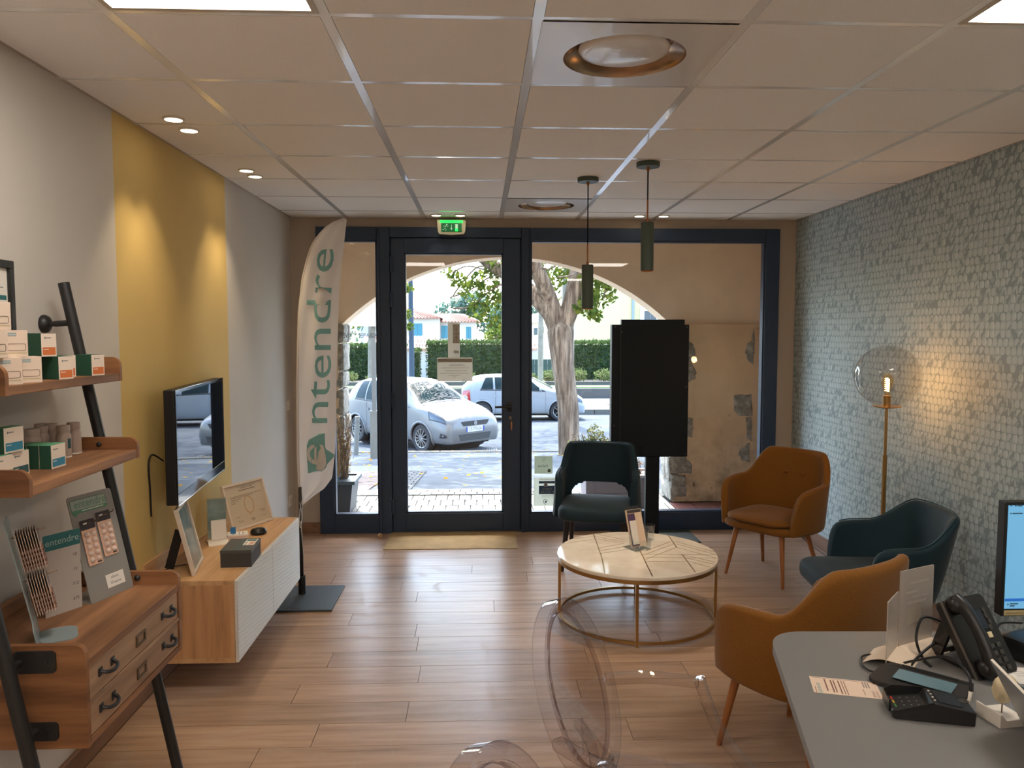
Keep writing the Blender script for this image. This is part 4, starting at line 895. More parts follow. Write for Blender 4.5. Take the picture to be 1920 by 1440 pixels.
# ---------------------------------------------------------------- globe floor lamp
LX_, LY_ = 2.295, 4.262
t = thing('floor_lamp', 'brass floor lamp with a clear glass globe by the patterned wall', 'floor lamp', (LX_, LY_, 0))
part('base', t, BRASS, lambda b: lathe(b, [(0, 0), (.14, 0), (.14, .012), (.13, .018), (.012, .020), (0, .02)], n=40), 40, W=False)
part('pole', t, BRASS, lambda b: (cyl(b, (0, 0, .02), (0, 0, .93), .0125, n=16), cyl(b, (0, 0, .93), (0, 0, 1.20), .0085, n=16)), 40, W=False)
part('dish', t, BRASS, lambda b: lathe(b, [(0, 1.195), (.03, 1.196), (.078, 1.205), (.080, 1.208), (.03, 1.204), (0, 1.203)], n=40), True, W=False)
part('socket', t, BRASS, lambda b: cyl(b, (0, 0, 1.203), (0, 0, 1.268), .0205, n=24), 40, W=False)
GLB = paneglass('lamp globe', (.90, .88, .86, 1), 1.3)
part('globe', t, GLB, lambda b: (lathe(b, [(.176*math.sin(R(a)), 1.378-.176*math.cos(R(a))) for a in range(20, 181, 5)], n=56)), True, W=False)
bu = part('bulb', t, paneglass('bulb glass', (1, .86, .62, 1), 1.), lambda b: lathe(b, [(.012, 1.268), (.016, 1.29), (.029, 1.325), (.033, 1.35), (.028, 1.378), (.014, 1.395), (0, 1.40)], n=28), True, W=False)
FIL = mat('glowing filament', S(255, 190, 100), .5, emit=(1, .52, .16, 1), es=30.)
part('filament', bu, FIL, lambda b: tube(b, [(.011*math.cos(k*.9), .011*math.sin(k*.9), 1.292+.0016*k) for k in range(48)], .0024, 5), True, W=False)
L = bpy.data.lights.new('bulb', 'POINT'); L.energy = 5.5; L.color = (1, .58, .26); L.shadow_soft_size = .03
lo = bpy.data.objects.new('bulb_light', L); COL.objects.link(lo); lo.location = (0, 0, 1.33); lo.parent = t
part('cable', t, BLKP, lambda b: tube(b, [(p.x-LX_, p.y-LY_, p.z) for p in bez([(2.36, 4.28, .006), (2.43, 4.42, .006), (2.38, 4.60, .006), (2.46, 4.72, .006), (2.40, 4.66, .03), (2.47, 4.80, .006), (2.50, 5.3, .006), (2.525, 5.9, .02), (2.545, 6.15, .16)], 70)], .003, 6), True, W=False)

# ---------------------------------------------------------------- tall display totem at the window
t = thing('display_totem', 'tall black advertising display on a post in front of the window', 'display', (1.33, 6.0, 0))
MB_ = mat('matt black casing', (.004, .008, .012, 1), .55, spec=.3)
bpart('casing', t, MB_, 1.016, 1.618, 5.935, 6.02, .652, 1.683, bev=.004)
bpart('top_plate', t, MB_, 1.092, 1.586, 5.950, 6.0, 1.683, 1.722, bev=.002)
bpart('side_seam', t, mat('seam grey', (.03, .035, .04, 1), .3), 1.083, 1.087, 5.932, 5.936, .66, 1.675)
part('screws', t, mat('screw', S(90, 92, 96), .3, .8), lambda b: [cyl(b, (x, 5.931, z), (x, 5.936, z), .005, n=10) for x, z in ((1.04, 1.665), (1.60, 1.665), (1.60, .672), (1.095, 1.625), (1.04, .9), (1.6, 1.2))])
bpart('post', t, MB_, 1.296, 1.404, 5.955, 6.0, .012, .652, bev=.003)
bpart('service_cover', t, MB_, 1.25, 1.56, 5.925, 5.936, .66, .74, bev=.002)
bpart('floor_plate', t, mat('totem plate', S(52, 62, 58), .5), 1.06, 1.70, 5.80, 6.18, .0005, .012, bev=.002)

# ---------------------------------------------------------------- pendants over the table
GRN = mat('olive green pendant', S(70, 82, 70), .5); COP = mat('copper reflector', S(200, 120, 60), .3, 1.); CORD = mat('black cord', (.003, .003, .003, 1), .8, spec=.1)
for (x, y, zt, zb, lb) in ((.636, 4.585, 2.022, 1.764, 'lower olive pendant lamp, nearest the door'), (.898, 4.159, 2.212, 1.955, 'higher olive pendant lamp, nearer the patterned wall')):
    t = thing('pendant_lamp', lb, 'pendant lamp', (x, y, ZC), 0, 'olive tube pendants over the coffee table')
    part('canopy', t, GRN, lambda b: lathe(b, [(.061, .0), (.062, -.002), (.062, -.026), (.060, -.029), (0, -.029)], (x, y, ZC-.0005), 40), 40)
    part('cord_grip', t, COP, lambda b: cyl(b, (x, y, ZC-.028), (x, y, ZC-.048), .0075, n=14), 40)
    part('cord', t, CORD, lambda b: cyl(b, (x, y, ZC-.04), (x, y, zt+.118), .0035, n=10), True)
    part('rod', t, mat('copper rod', S(150, 92, 56), .35, 1.), lambda b: (cyl(b, (x, y, zt+.005), (x, y, zt+.12), .0045, n=12), cyl(b, (x, y, zt), (x, y, zt+.016), .008, n=12)), 40)
    part('shade', t, GRN, lambda b: lathe(b, [(.0, zt), (.033, zt), (.0345, zt-.003), (.0345, zb+.001), (.0335, zb), (.0325, zb+.001), (.0325, zt-.03), (0, zt-.03)], (x, y, 0), 36), 40)
    part('reflector', t, COP, lambda b: lathe(b, [(.0323, zb+.012), (.0322, zb-.002), (.030, zb-.003), (.026, zb+.03)], (x, y, 0), 36), True)
    part('lamp_face', t, mat('pendant led', S(255, 244, 225), .4, emit=(1, .84, .6, 1), es=12.), lambda b: cyl(b, (x, y, zb+.004), (x, y, zb+.010), .0275, n=24))
    L = bpy.data.lights.new('pendant', 'SPOT'); L.energy = 22.; L.color = (1, .80, .56); L.spot_size = R(58); L.spot_blend = .6; L.shadow_soft_size = .02
    lo = bpy.data.objects.new('pendant_light', L); COL.objects.link(lo); lo.location = (0, 0, zb-.006-ZC); lo.parent = t

# ---------------------------------------------------------------- door mat, doorstop
o = bpart('door_mat', None, mat('beige mat', S(176, 148, 104), .95, var=.12, vs=8, bump=.3, bs=700), -.727, .280, 5.715, 6.185, .0005, .005); tag(o, 'flat beige mat on the floor at the glass door', 'mat')
b = NB(); lathe(b, [(0, 0), (.016, 0), (.018, .003), (.018, .022), (.016, .025), (0, .025)], (0, 0, 0), 20, 'y'); move(b, Matrix.Translation((-.788, 6.055, .0185)) @ Matrix.Rotation(R(30), 4, 'Z'))
t = obj('door_stop', b, mat('beige rubber', S(206, 164, 130), .6), None, 40); tag(t, 'small beige rubber door stop lying on the floor left of the mat', 'door stop')
b = NB(); lathe(b, [(.008, -.0005), (.012, -.001), (.008, -.0015)], (0, 0, 0), 16, 'y'); move(b, Matrix.Translation((-.788, 6.055, .0185)) @ Matrix.Rotation(R(30), 4, 'Z')); obj('ring', b, BRASS, t)

# ---------------------------------------------------------------- ghost chairs
AC = NT('polycarbonate'); _fc = AC.n('LayerWeight', {0: .5}).outputs[1]
_tc = AC.ramp(_fc, [(0, (.97, .96, .962, 1)), (.60, (.925, .91, .92, 1)), (.82, (.76, .73, .78, 1)), (.93, (.42, .39, .47, 1)), (1., (.08, .06, .13, 1))])  # tint darkens at grazing angles, standing in for the dark lines of refraction
_gl = AC.math('MULTIPLY', AC.math('MULTIPLY', AC.n('Fresnel', {0: 1.5}).outputs[0], 1.6), AC.math('SUBTRACT', 1., AC.n('NewGeometry').outputs['Backfacing']), clamp=True)
_m = AC.n('MixShader', {0: _gl}); AC.t.links.new(AC.n('BsdfTransparent', {0: _tc}).outputs[0], _m.inputs[1]); AC.t.links.new(AC.n('BsdfGlossy', {'Roughness': .02}).outputs[0], _m.inputs[2]); AC.out(_m.outputs[0]); AC = AC.m
def soften(b, w=.0035): bmesh.ops.recalc_face_normals(b, faces=b.faces); bmesh.ops.bevel(b, geom=[e for e in b.edges if len(e.link_faces) == 2 and e.calc_face_angle(0) > .9], offset=w, segments=2, affect='EDGES')
def ghost(label, loc, rz):
    t = thing('ghost_chair', label, 'chair', loc, rz, 'transparent medallion armchairs')
    tl = Matrix.Translation((0, -.215, .725)) @ Matrix.Rotation(R(20), 4, 'X')
    ov = lambda a, k=1.: (.193*k*math.sin(a), .0, .245*k*math.cos(a))
    def oval_ring(b):
        n = 72; ro = []
        for k in range(n):
            a = 2*math.pi*k/n; s, c = math.sin(a), math.cos(a)
            ro.append([b.verts.new((s*.192, -.022, c*.225)), b.verts.new((s*.192, .022, c*.225)), b.verts.new((s*.160, .014, c*.192)), b.verts.new((s*.160, -.014, c*.192))])
        for k in range(n): bridge(b, ro[k], ro[(k+1) % n])
        soften(b); move(b, tl)
    part('back_frame', t, AC, oval_ring, 50, W=False)
    def panel(b):
        n = 48; A = [b.verts.new((.159*math.sin(2*math.pi*k/n), -.003, .191*math.cos(2*math.pi*k/n))) for k in range(n)]; Bv = [b.verts.new((.159*math.sin(2*math.pi*k/n), .003, .191*math.cos(2*math.pi*k/n))) for k in range(n)]
        bridge(b, A, Bv); b.faces.new(A[::-1]); b.faces.new(Bv); move(b, tl)
    part('back_panel', t, AC, panel, 40, W=False)
    part('seat', t, AC, lambda b: prism(b, [(-.205, -.19), (.205, -.19), (.255, .16), (.235, .225), (-.235, .225), (-.255, .16)], .448, .462, 'z'), 40, W=False)
    part('seat_apron', t, AC, lambda b: [tube(b, [p, q], .01, 4, rect=(.006, .018)) for p, q in (((-.2, -.185, .436), (.2, -.185, .436)), ((.2, -.185, .436), (.245, .20, .436)), ((-.2, -.185, .436), (-.245, .20, .436)), ((-.245, .205, .436), (.245, .205, .436)))], W=False)
    for s in (-1, 1):
        part('arm', t, AC, lambda b: tube(b, bez([(s*.180, -.205, .672), (s*.235, -.10, .676), (s*.272, .035, .672)], 16), .01, 4, rect=(.016, .013)) or soften(b, .003), 50, W=False)
        part('arm_post', t, AC, lambda b: tube(b, bez([(s*.272, .035, .685), (s*.270, .060, .62), (s*.258, .105, .54), (s*.250, .185, .462)], 24), .01, 4, rect=(.016, .013)) or soften(b, .003), 50, W=False)
        part('leg', t, AC, lambda b: tube(b, bez([(s*.247, .195, .45), (s*.244, .225, .36), (s*.232, .222, .2), (s*.218, .212, .0)], 18), [.017-.0004*k for k in range(30)], 10), 50, W=False)
        part('leg', t, AC, lambda b: tube(b, bez([(s*.130, -.262, .56), (s*.185, -.235, .45), (s*.190, -.250, .3), (s*.198, -.345, .0)], 18), .015, 10), 50, W=False)
        part('bracket', t, AC, lambda b: prism(b, [(-.255, .462), (-.17, .462), (-.262, .56)], s*.155-.008, s*.155+.008, 'x'), W=False)
    return t
g = ghost('transparent ghost armchair with an oval back in front of the coffee table', (.440, 1.805, 0), R(-117))
dup(g, (.24, 1.10, 0), R(-117), label='transparent ghost armchair of which only the top of the back shows')
# ---------------------------------------------------------------- reception desk and what lies on it
DZ = .745
t = thing('reception_desk', 'pale grey desk with a rounded corner beside the ghost chairs', 'desk', (1.5, 1.6, 0))
def desk(b):
    P = [(.52, .85), (2.50, .85), (2.50, 2.135)]; a = Vector((.845, 2.192)); p0 = Vector((.935, 2.193)); p1 = Vector((.822, 2.085))
    for k in range(9): u = k/8; q = p0*(1-u)**2+a*2*u*(1-u)+p1*u*u; P.append((q.x, q.y))
    prism(b, P, DZ-.028, DZ, 'z'); bmesh.ops.bevel(b, geom=[e for e in b.edges if abs(e.verts[0].co.z-e.verts[1].co.z) < 1e-5], offset=.002, segments=2, affect='EDGES', profile=.5)
part('desk_top', t, mat('pale grey laminate', S(122, 120, 118), .5, bump=.02, bs=500), desk, 30)
part('leg_panel', t, WHT, lambda b: (box(b, 1.02, 2.40, .98, 1.0, .0, DZ-.028), box(b, 2.38, 2.40, 1.0, 2.0, 0, DZ-.028)))
part('leg', t, WHT, lambda b: cyl(b, (1.15, 1.98, 0), (1.15, 1.98, DZ-.028), .025, n=16), 40)
# leaflet
t = thing('leaflet', 'small printed leaflet lying flat near the rounded desk corner', 'leaflet', (.905, 1.832, DZ), R(-16))
bpart('sheet', t, mat('leaflet paper', S(226, 200, 178), .7), -.079, .079, -.046, .046, .0002, .001, W=False)
LB = mat('leaflet brown', S(128, 90, 76), .8)
text('lettering', 'entendre', .017, mat('leaflet teal', S(70, 140, 146), .8), t, (-.062, -.022, .0012), (0, -1, 0), (1, 0, 0), W=False)
for k, (x, y0, y1, w) in enumerate(((-.073, -.044, -.012, .001), (-.046, -.030, .036, .0022), (-.032, -.036, .034, .0022), (-.025, -.034, .034, .0018), (-.014, -.040, .034, .0020), (-.006, -.042, .036, .0012), (.0, -.042, .034, .0012), (.040, -.034, .0, .0008))): bpart('print_line', t, LB, x, x+w*1.6, y0, y1, .0010, .0012, W=False)
for a, c in ((.044, .030),): 
    for k in range(3): bpart('print_line', t, mat('leaflet grey', S(140, 130, 124), .8), a+.006*k, a+.003+.006*k, .008, .038, .0010, .0012, W=False)
text('lettering', 'DONNER', .0075, LB, t, (.061, -.024, .0012), (0, -1, 0), (1, 0, 0), W=False); text('lettering', 'SON AVIS', .0075, LB, t, (.070, -.024, .0012), (0, -1, 0), (1, 0, 0), W=False)
bpart('edge_rule', t, LB, -.074, .076, .040, .0412, .0010, .0012, W=False)
# signature pad
t = thing('signature_pad', 'black signature tablet with a grey blue screen on the desk', 'tablet', (1.095, 1.822, DZ), R(-44))
BLM = mat('matt black shell', S(36, 33, 31), .5)
def pad(b):
    prism(b, [(-.112, -.045), (-.098, -.060), (.098, -.060), (.100, .060), (-.085, .060), (-.105, .035)], .002, .012, 'z')
    for v in b.verts:
        if v.co.z > .01: v.co.z += .010*(v.co.y+.06)/.12
part('shell', t, BLM, pad, W=False)
part('screen', t, mat('grey blue lcd', S(104, 134, 144), .35), lambda b: prism(b, [(-.062, -.030), (.070, -.030), (.070, .034), (-.062, .034)], .0185, .0200, 'z'), W=False)
part('pen_groove', t, BLKP, lambda b: (box(b, -.08, .09, .044, .056, .0205, .0225, bev=.001), cyl(b, (-.06, .050, .0235), (.07, .050, .0235), .0035, n=10)), W=False)
part('cable', t, BLKP, lambda b: tube(b, bez([(-.105, .0, .008), (-.13, .005, .006), (-.155, .035, .006), (-.168, .085, .006), (-.150, .112, .006), (-.115, .10, .006), (-.075, .085, .006), (-.02, .09, .006)], 50), .0028, 7), True, W=False)
# card terminal
t = thing('card_terminal', 'black card payment terminal at the front of the desk', 'card terminal', (1.033, 1.692, DZ), R(-15))
TB = mat('terminal black', S(28, 27, 26), .5)
def term(b):
    P = [(-.086, .004), (-.078, .0), (.086, .0), (.088, .032), (.0, .046), (-.010, .030), (-.086, .020)]; prism(b, P, -.041, .041, 'y')
    bmesh.ops.bevel(b, geom=b.edges[:], offset=.002, segments=1, affect='EDGES')
part('body', t, TB, term, W=False)
part('keypad_shield', t, mat('shield black', S(20, 20, 20), .3), lambda b: (prism(b, [(-.086, .018), (-.012, .028), (.0, .047), (-.070, .046), (-.086, .036)], .039, .042, 'y'), prism(b, [(-.086, .018), (-.012, .028), (.0, .047)], -.042, -.039, 'y'), box(b, -.089, -.086, -.020, .041, .008, .034)), W=False)
KY = mat('key marks', S(200, 190, 176), .5)
for j in range(4):
    for i in range(3):
        if j == 3 and i == 0: m_ = mat('red key', S(196, 52, 36), .5)
        elif j == 3 and i == 1: m_ = mat('yellow key', S(206, 170, 50), .5)
        elif j == 3: m_ = mat('green key', S(60, 130, 70), .5)
        else: m_ = TB
        x, y = -.024-.0155*j, .022-.019*i; z = .0262+(x+.010)*.13
        k_ = bpart('key', t, m_, x-.006, x+.006, y-.0075, y+.0075, z, z+.0035, bev=.001, W=False)
        if j < 3: bpart('key_mark', k_, KY, x-.002, x+.002, y-.001, y+.001, z+.0035, z+.0038, W=False)
part('display', t, mat('terminal display', S(52, 56, 60), .25), lambda b: prism(b, [(.012, .0452), (.064, .0368), (.064, .0374), (.012, .0458)], -.030, .030, 'y'), W=False)
for k in range(4): part('side_key', t, KY, lambda b: cyl(b, (.006, -.024+.016*k, .0450), (.006, -.024+.016*k, .0465), .0025, n=8), W=False)
part('contactless_disc', t, mat('disc grey', S(70, 66, 62), .3), lambda b: (cyl(b, (.076, .010, .0335), (.076, .010, .0355), .011, n=20), tube(b, [(.076+.007*math.cos(a), .010+.007*math.sin(a), .0358) for a in np.linspace(-1, 1, 8)], .0008, 4), tube(b, [(.076+.004*math.cos(a), .010+.004*math.sin(a), .0358) for a in np.linspace(-1, 1, 8)], .0008, 4)), W=False)
part('plug', t, WHT, lambda b: tube(b, [(.088, .028, .020), (.097, .034, .030), (.099, .036, .048)], .0042, 8), True, W=False)
part('cable', t, BLKP, lambda b: tube(b, bez([(.099, .036, .046), (.100, .06, .080), (.080, .14, .085), (.03, .235, .03), (.0, .26, .006), (-.02, .25, .005)], 40), .0032, 7), True, W=False)
# sign holders
def holder(label, o, rz, w, h, foot=True):
    t = thing('sign_holder', label, 'sign holder', (o[0], o[1], DZ), rz, 'clear sign holders on the desk')
    part('sheet', t, FRO2, lambda b: prism(b, rrect(-w/2, w/2, .004, h, .003), -.0016, .0016, 'x'), W=False)
    if foot: part('foot', t, mat('cream card foot', S(226, 204, 180), .6), lambda b: arcfoot(b, w, .115, .022, .002), W=False)
    return t
FRO2 = NT('sign sleeve'); _m = FRO2.n('MixShader', {0: .62}); FRO2.t.links.new(FRO2.n('BsdfTransparent', {0: (.92, .93, .93, 1)}).outputs[0], _m.inputs[1])
FRO2.t.links.new(FRO2.n('BsdfPrincipled', {'Base Color': S(196, 184, 174), 'Roughness': .08}).outputs[0], _m.inputs[2]); FRO2.out(_m.outputs[0]); FRO2 = FRO2.m
t = holder('tall clear sign holder with a faded card picture on the desk', (1.206, 2.050), math.atan2(-.91, .42), .140, .232)
GH = mat('ghosted print', S(170, 158, 142), .6)
part('card_picture', t, GH, lambda b: (prism(b, rrect(-.030, .030, .080, .125, .005), .0017, .0021, 'x'), move(b, Matrix.Rotation(R(6), 4, 'X'))), W=False)
for z, a, c in ((.19, -.03, .05), (.165, -.05, .0), (.15, -.02, .05), (.135, -.04, .04)): bpart('print_line', t, mat('faded line', S(172, 160, 150), .7), .0017, .002, a, c, z, z+.006, W=False)
holder('narrow clear sign holder turned sideways, beside the tall one', (1.100, 1.977), math.atan2(-.66, .75)+.0, .112, .178)
_f = FRO2; FRO2 = ACR; holder('small clear sign holder hidden behind the desk phone', (1.335, 2.105), math.atan2(-.9, .35), .085, .165, False); FRO2 = _f
# desk phone
t = thing('desk_phone', 'black office phone with handset on a raised stand on the desk', 'telephone', (1.261, 1.845, DZ))
X_ = Vector((.93, .37, 0)); U_ = Vector((-.20, .503, .84)).normalized(); N_ = X_.cross(U_).normalized(); X_ = X_*.86
PM = Matrix(((X_.x, U_.x, N_.x, 0), (X_.y, U_.y, N_.y, 0), (X_.z, U_.z, N_.z, 0), (0, 0, 0, 1)))
PHB = mat('phone black', S(30, 27, 25), .38)
pp = lambda nm, m, fn, sm=False: part(nm, t, m, lambda b: (fn(b), move(b, PM)), sm, W=False)
pp('body', PHB, lambda b: (prism(b, rrect(0, .175, .004, .208, .012), -.030, .0, 'z'), bmesh.ops.bevel(b, geom=b.edges[:], offset=.002, segments=1, affect='EDGES')))
def handset(b):
    tube(b, bez([(.026, .012, .012), (.026, .03, .030), (.026, .10, .040), (.026, .17, .034), (.026, .205, .016)], 26), [.018+.003*math.cos(k/26*6.28) for k in range(40)], 12)
    for y in (.028, .190): lathe(b, [(0, .0), (.024, .0), (.025, .016), (.018, .030), (0, .034)], (.026, y, .002), 18)
pp('handset', PHB, handset, True)
pp('silver_edge', mat('phone silver edge', S(120, 112, 104), .35, .6), lambda b: box(b, -.004, .0, .006, .206, -.010, -.004))
pp('display', mat('phone lcd', S(34, 42, 54), .2), lambda b: prism(b, rrect(.066, .132, .118, .168, .003), .0, .003, 'z'))
pp('message_light', mat('red lamp', S(230, 90, 60), .4, emit=S(255, 90, 50), es=1.), lambda b: box(b, .060, .064, .186, .200, .0, .002))
KP = mat('phone key', S(62, 58, 54), .4)
for j in range(4):
    for i in range(3): pp('key', KP, lambda b: (box(b, .078+.026*i, .095+.026*i, .012+.019*j, .024+.019*j, .0, .004, bev=.0015)))
for x in (.088, .116): pp('line_key', mat('cream key', S(226, 208, 170), .5), lambda b: box(b, x, x+.017, .095, .110, .0, .004, bev=.001))
for x, y in ((.146, .165), (.150, .135), (.142, .120), (.146, .150)): pp('round_key', KP, lambda b: cyl(b, (x, y, 0), (x, y, .003), .0075, n=14))
def phstand(b):
    A = Vector((0, 0, 0)); a = PM @ Vector((.03, .16, -.03)); c = PM @ Vector((.145, .16, -.03)); g0 = Vector((a.x+.0, a.y+.055, -.0)); g1 = Vector((c.x, c.y+.055, 0)); l0 = PM @ Vector((.03, .02, -.030)); l1 = PM @ Vector((.145, .02, -.030))
    for q in ((a, g0), (c, g1)): tube(b, [q[0], (q[1].x, q[1].y, .004)], .01, 4, rect=(.004, .022))
    tube(b, [(g0.x, g0.y, .004), (g1.x, g1.y, .004)], .01, 4, rect=(.004, .012)); tube(b, [(g0.x, g0.y, .004), (l0.x, l0.y, .006)], .01, 4, rect=(.006, .004)); tube(b, [(g1.x, g1.y, .004), (l1.x, l1.y, .006)], .01, 4, rect=(.006, .004))
part('stand', t, PHB, phstand, W=False)
def coil(pts, r=.007, n=26):
    P = bez(pts, 60); out = []; L = 0; tot = len(P)*6
    for k in range(tot):
        f = k/6; i = min(int(f), len(P)-2); q = P[i].lerp(P[i+1], f-i); d = (P[i+1]-P[i]).normalized(); u, w = frame3(d)
        out.append(q+u*(r*math.cos(k*1.25))+w*(r*math.sin(k*1.25)))
    return out
part('coiled_cord', t, PHB, lambda b: tube(b, coil([(.03, -.01, .012), (.06, -.075, .011), (.13, -.13, .011), (.22, -.16, .011), (.36, -.19, .011)]), .0024, 5), True, W=False)
for nm, pts in (('cable', [(1.262, 2.02, .835), (1.215, 2.03, .845), (1.18, 2.0, .80), (1.188, 1.985, .755), (1.184, 1.935, .749)]), ('cable', [(1.27, 2.02, .79), (1.22, 2.0, .775), (1.16, 1.965, .755), (1.130, 1.935, .749)])):
    part(nm, t, BLKP, lambda b: tube(b, [Vector(p)-Vector((1.261, 1.845, DZ)) for p in bez(pts, 26)], .0036, 7), True, W=False)
# adaptor box with its coiled lead
t = thing('charger_base', 'rounded black box with a thick curled lead beside the phone', 'charger', (1.475, 1.985, DZ), R(25))
part('body', t, BLKP, lambda b: (box(b, -.05, .06, -.045, .045, 0, .062, bev=.014)), 40, W=False)
part('curled_lead', t, BLKP, lambda b: tube(b, coil([(-.01, .06, .02), (.0, .10, .03), (.03, .13, .04), (.07, .13, .03)], .008), .0035, 6), True, W=False)
part('cable', t, BLKP, lambda b: (tube(b, bez([(-.09, .11, .004), (-.02, .07, .02), (.05, .10, .05), (.2, .12, .02)], 24), .003, 6), tube(b, bez([(-.12, .06, .004), (-.06, .03, .02), (-.04, .0, .03)], 16), .003, 6)), True, W=False)
# model ear on its plinth
t = thing('ear_model', 'ivory hearing model on a white plinth at the right end of the desk', 'model', (1.185, 1.662, DZ), R(8))
def plinth(b):
    P = [(-.038, .0), (.038, .0), (.038, .012), (.020, .020), (.0, .0205), (-.018, .026), (-.038, .027)]
    prism(b, [(-.034, 0), (.036, 0), (.036, .016), (-.018, .016), (-.030, .030), (-.034, .030)], -.036, .036, 'y')
part('plinth', t, WHT, plinth, W=False); part('pin', t, mat('pin brass', S(120, 96, 70), .4, .8), lambda b: cyl(b, (.002, 0, .014), (.002, 0, .040), .0014, n=8), W=False)
def ear(b):
    bmesh.ops.create_icosphere(b, subdivisions=3, radius=.032)
    for v in b.verts:
        x, y, z = v.co; s = 1+.10*math.sin(z*70)+.08*math.cos(x*90+1)
        v.co = Vector((x*.95*s+.004*(z > 0), y*.55, z*1.05)); d = (v.co-Vector((.012, -.02, -.004))).length
        if d < .016: v.co.y += .010*(1-d/.016)
        if x < -.010: v.co.x = max(v.co.x, -.0235)
    move(b, Matrix.Translation((.005, 0, .071)))
part('ear', t, mat('ivory silicone', S(214, 196, 160), .5), ear, True, W=False)
part('ear_ridge', t, mat('ivory silicone', S(214, 196, 160), .5), lambda b: tube(b, [(.012+.012*math.cos(a), -.017, .071+.018*math.sin(a)) for a in np.linspace(-2.4, 2.0, 18)], .0035, 8), True, W=False)
# leaning tablet, papers, monitor
t = thing('laptop', 'grey laptop lid leaning over the desk edge beside the ear model', 'laptop', (1.225, 1.62, DZ))
e1 = Vector((-.24, -.97, 0)).normalized(); e2 = Vector((.082, .012, -.141)).normalized(); e3 = e1.cross(e2).normalized()
LM_ = Matrix(((e1.x, e2.x, e3.x, 1.127-1.225), (e1.y, e2.y, e3.y, 1.62-1.62), (e1.z, e2.z, e3.z, .906-DZ), (0, 0, 0, 1)))
part('lid', t, mat('laptop grey', S(150, 150, 152), .4, .3), lambda b: (prism(b, rrect(0, .30, 0, .182, .006), -.003, .003, 'z'), move(b, LM_)), W=False)
part('lid_rim', t, WHT, lambda b: (box(b, .004, .296, -.0015, .001, -.0028, .0028), move(b, LM_)), W=False)
part('base', t, mat('laptop grey', S(150, 150, 152), .4, .3), lambda b: (prism(b, [(.0, -.29), (.24, -.35), (.29, -.06), (.0, .0)], .002, .012, 'z')), W=False)
t = thing('product_card', 'white printed card lying behind the laptop lid on the desk', 'leaflet', (1.405, 1.875, DZ), R(-10))
bpart('sheet', t, PAPER, -.045, .075, -.05, .05, .0003, .0014, W=False); bpart('teal_panel', t, TEALI, .03, .07, -.045, -.02, .0014, .0016, W=False)
for k in range(3): bpart('print_line', t, GREY, -.03, .02, .02-.012*k, .0215-.012*k, .0014, .0016, W=False)
t = thing('computer_monitor', 'computer monitor with a pale blue screen at the edge of the desk', 'monitor', (1.76, 2.13, DZ))
MX0, MX1, MZ0, MZ1 = 1.500, 2.030, .808, 1.142
bpart('housing', t, BLKP, MX0, MX1, 2.122, 2.155, MZ0, MZ1, bev=.003)
SCB = mat('lit screen', S(112, 176, 216), .3, emit=S(112, 180, 224), es=.5)
bpart('screen', t, SCB, MX0+.008, MX1-.008, 2.1205, 2.122, MZ0+.023, MZ1-.009)
bpart('taskbar', t, mat('screen bar blue', S(40, 110, 190), .3, emit=S(30, 100, 190), es=.5), MX0+.008, MX1-.008, 2.1200, 2.1205, MZ0+.045, MZ0+.053)
SI = mat('screen icon', S(50, 80, 100), .5)
for x, z, w in ((.013, .322, .004), (.026, .322, .005), (.034, .322, .014), (.013, .300, .004), (.020, .300, .030), (.056, .300, .005), (.016, .034, .004), (.024, .036, .024), (.024, .030, .014)): bpart('screen_mark', t, SI, MX0+x, MX0+x+w, 2.1198, 2.1205, MZ0+z, MZ0+z+.003)
bpart('note_strip', t, mat('yellow note', S(200, 180, 130), .7), MX0+.008, MX0+.10, 2.1208, 2.1222, MZ0+.003, MZ0+.018)
part('note_writing', t, INK, lambda b: tube(b, [(MX0+.012+.003*k, 2.1204, MZ0+.010+.0025*math.sin(k*1.9)) for k in range(26)], .0005, 4))
part('foot', t, BLKP, lambda b: (box(b, 1.66, 1.86, 2.02, 2.125, DZ, DZ+.010, bev=.003), box(b, 1.74, 1.78, 2.155, 2.175, DZ+.01, 1.0), box(b, 1.70, 1.82, 2.10, 2.175, DZ, DZ+.012)))
# ---------------------------------------------------------------- arcade in front of the shop
YA, YB = 7.25, 7.62; AX, AR, AS = .262, 2.23, 1.706     # arch: centre x, radius, springing height
AH = 1.576; AC0 = AS+.62-AR
arcz = lambda x: AC0+math.sqrt(max(0, AR*AR-(x-AX)**2))
bm = NB(); n = 40; xs = [AX-AH+2*AH*k/n for k in range(n+1)]; TOP = 5.6
def vwall(b, pts, y0, y1):
    for (xa, za), (xb, zb) in zip(pts, pts[1:]):
        v = [b.verts.new(p) for p in ((xa, y0, za), (xb, y0, zb), (xb, y0, TOP), (xa, y0, TOP), (xa, y1, za), (xb, y1, zb), (xb, y1, TOP), (xa, y1, TOP))]
        for q in ((0, 1, 2, 3), (7, 6, 5, 4), (0, 4, 5, 1), (3, 2, 6, 7)): b.faces.new([v[i] for i in q])
vwall(bm, [(x, arcz(x)) for x in xs], YA+.06, YB)
box(bm, -4.6, AX-AH, YA+.06, YB, 0, TOP); box(bm, AX+AH, 5.2, YA+.06, YB, 0, TOP)
bmesh.ops.remove_doubles(bm, verts=bm.verts, dist=1e-5); struct('wall_arcade', bm, PLAST)
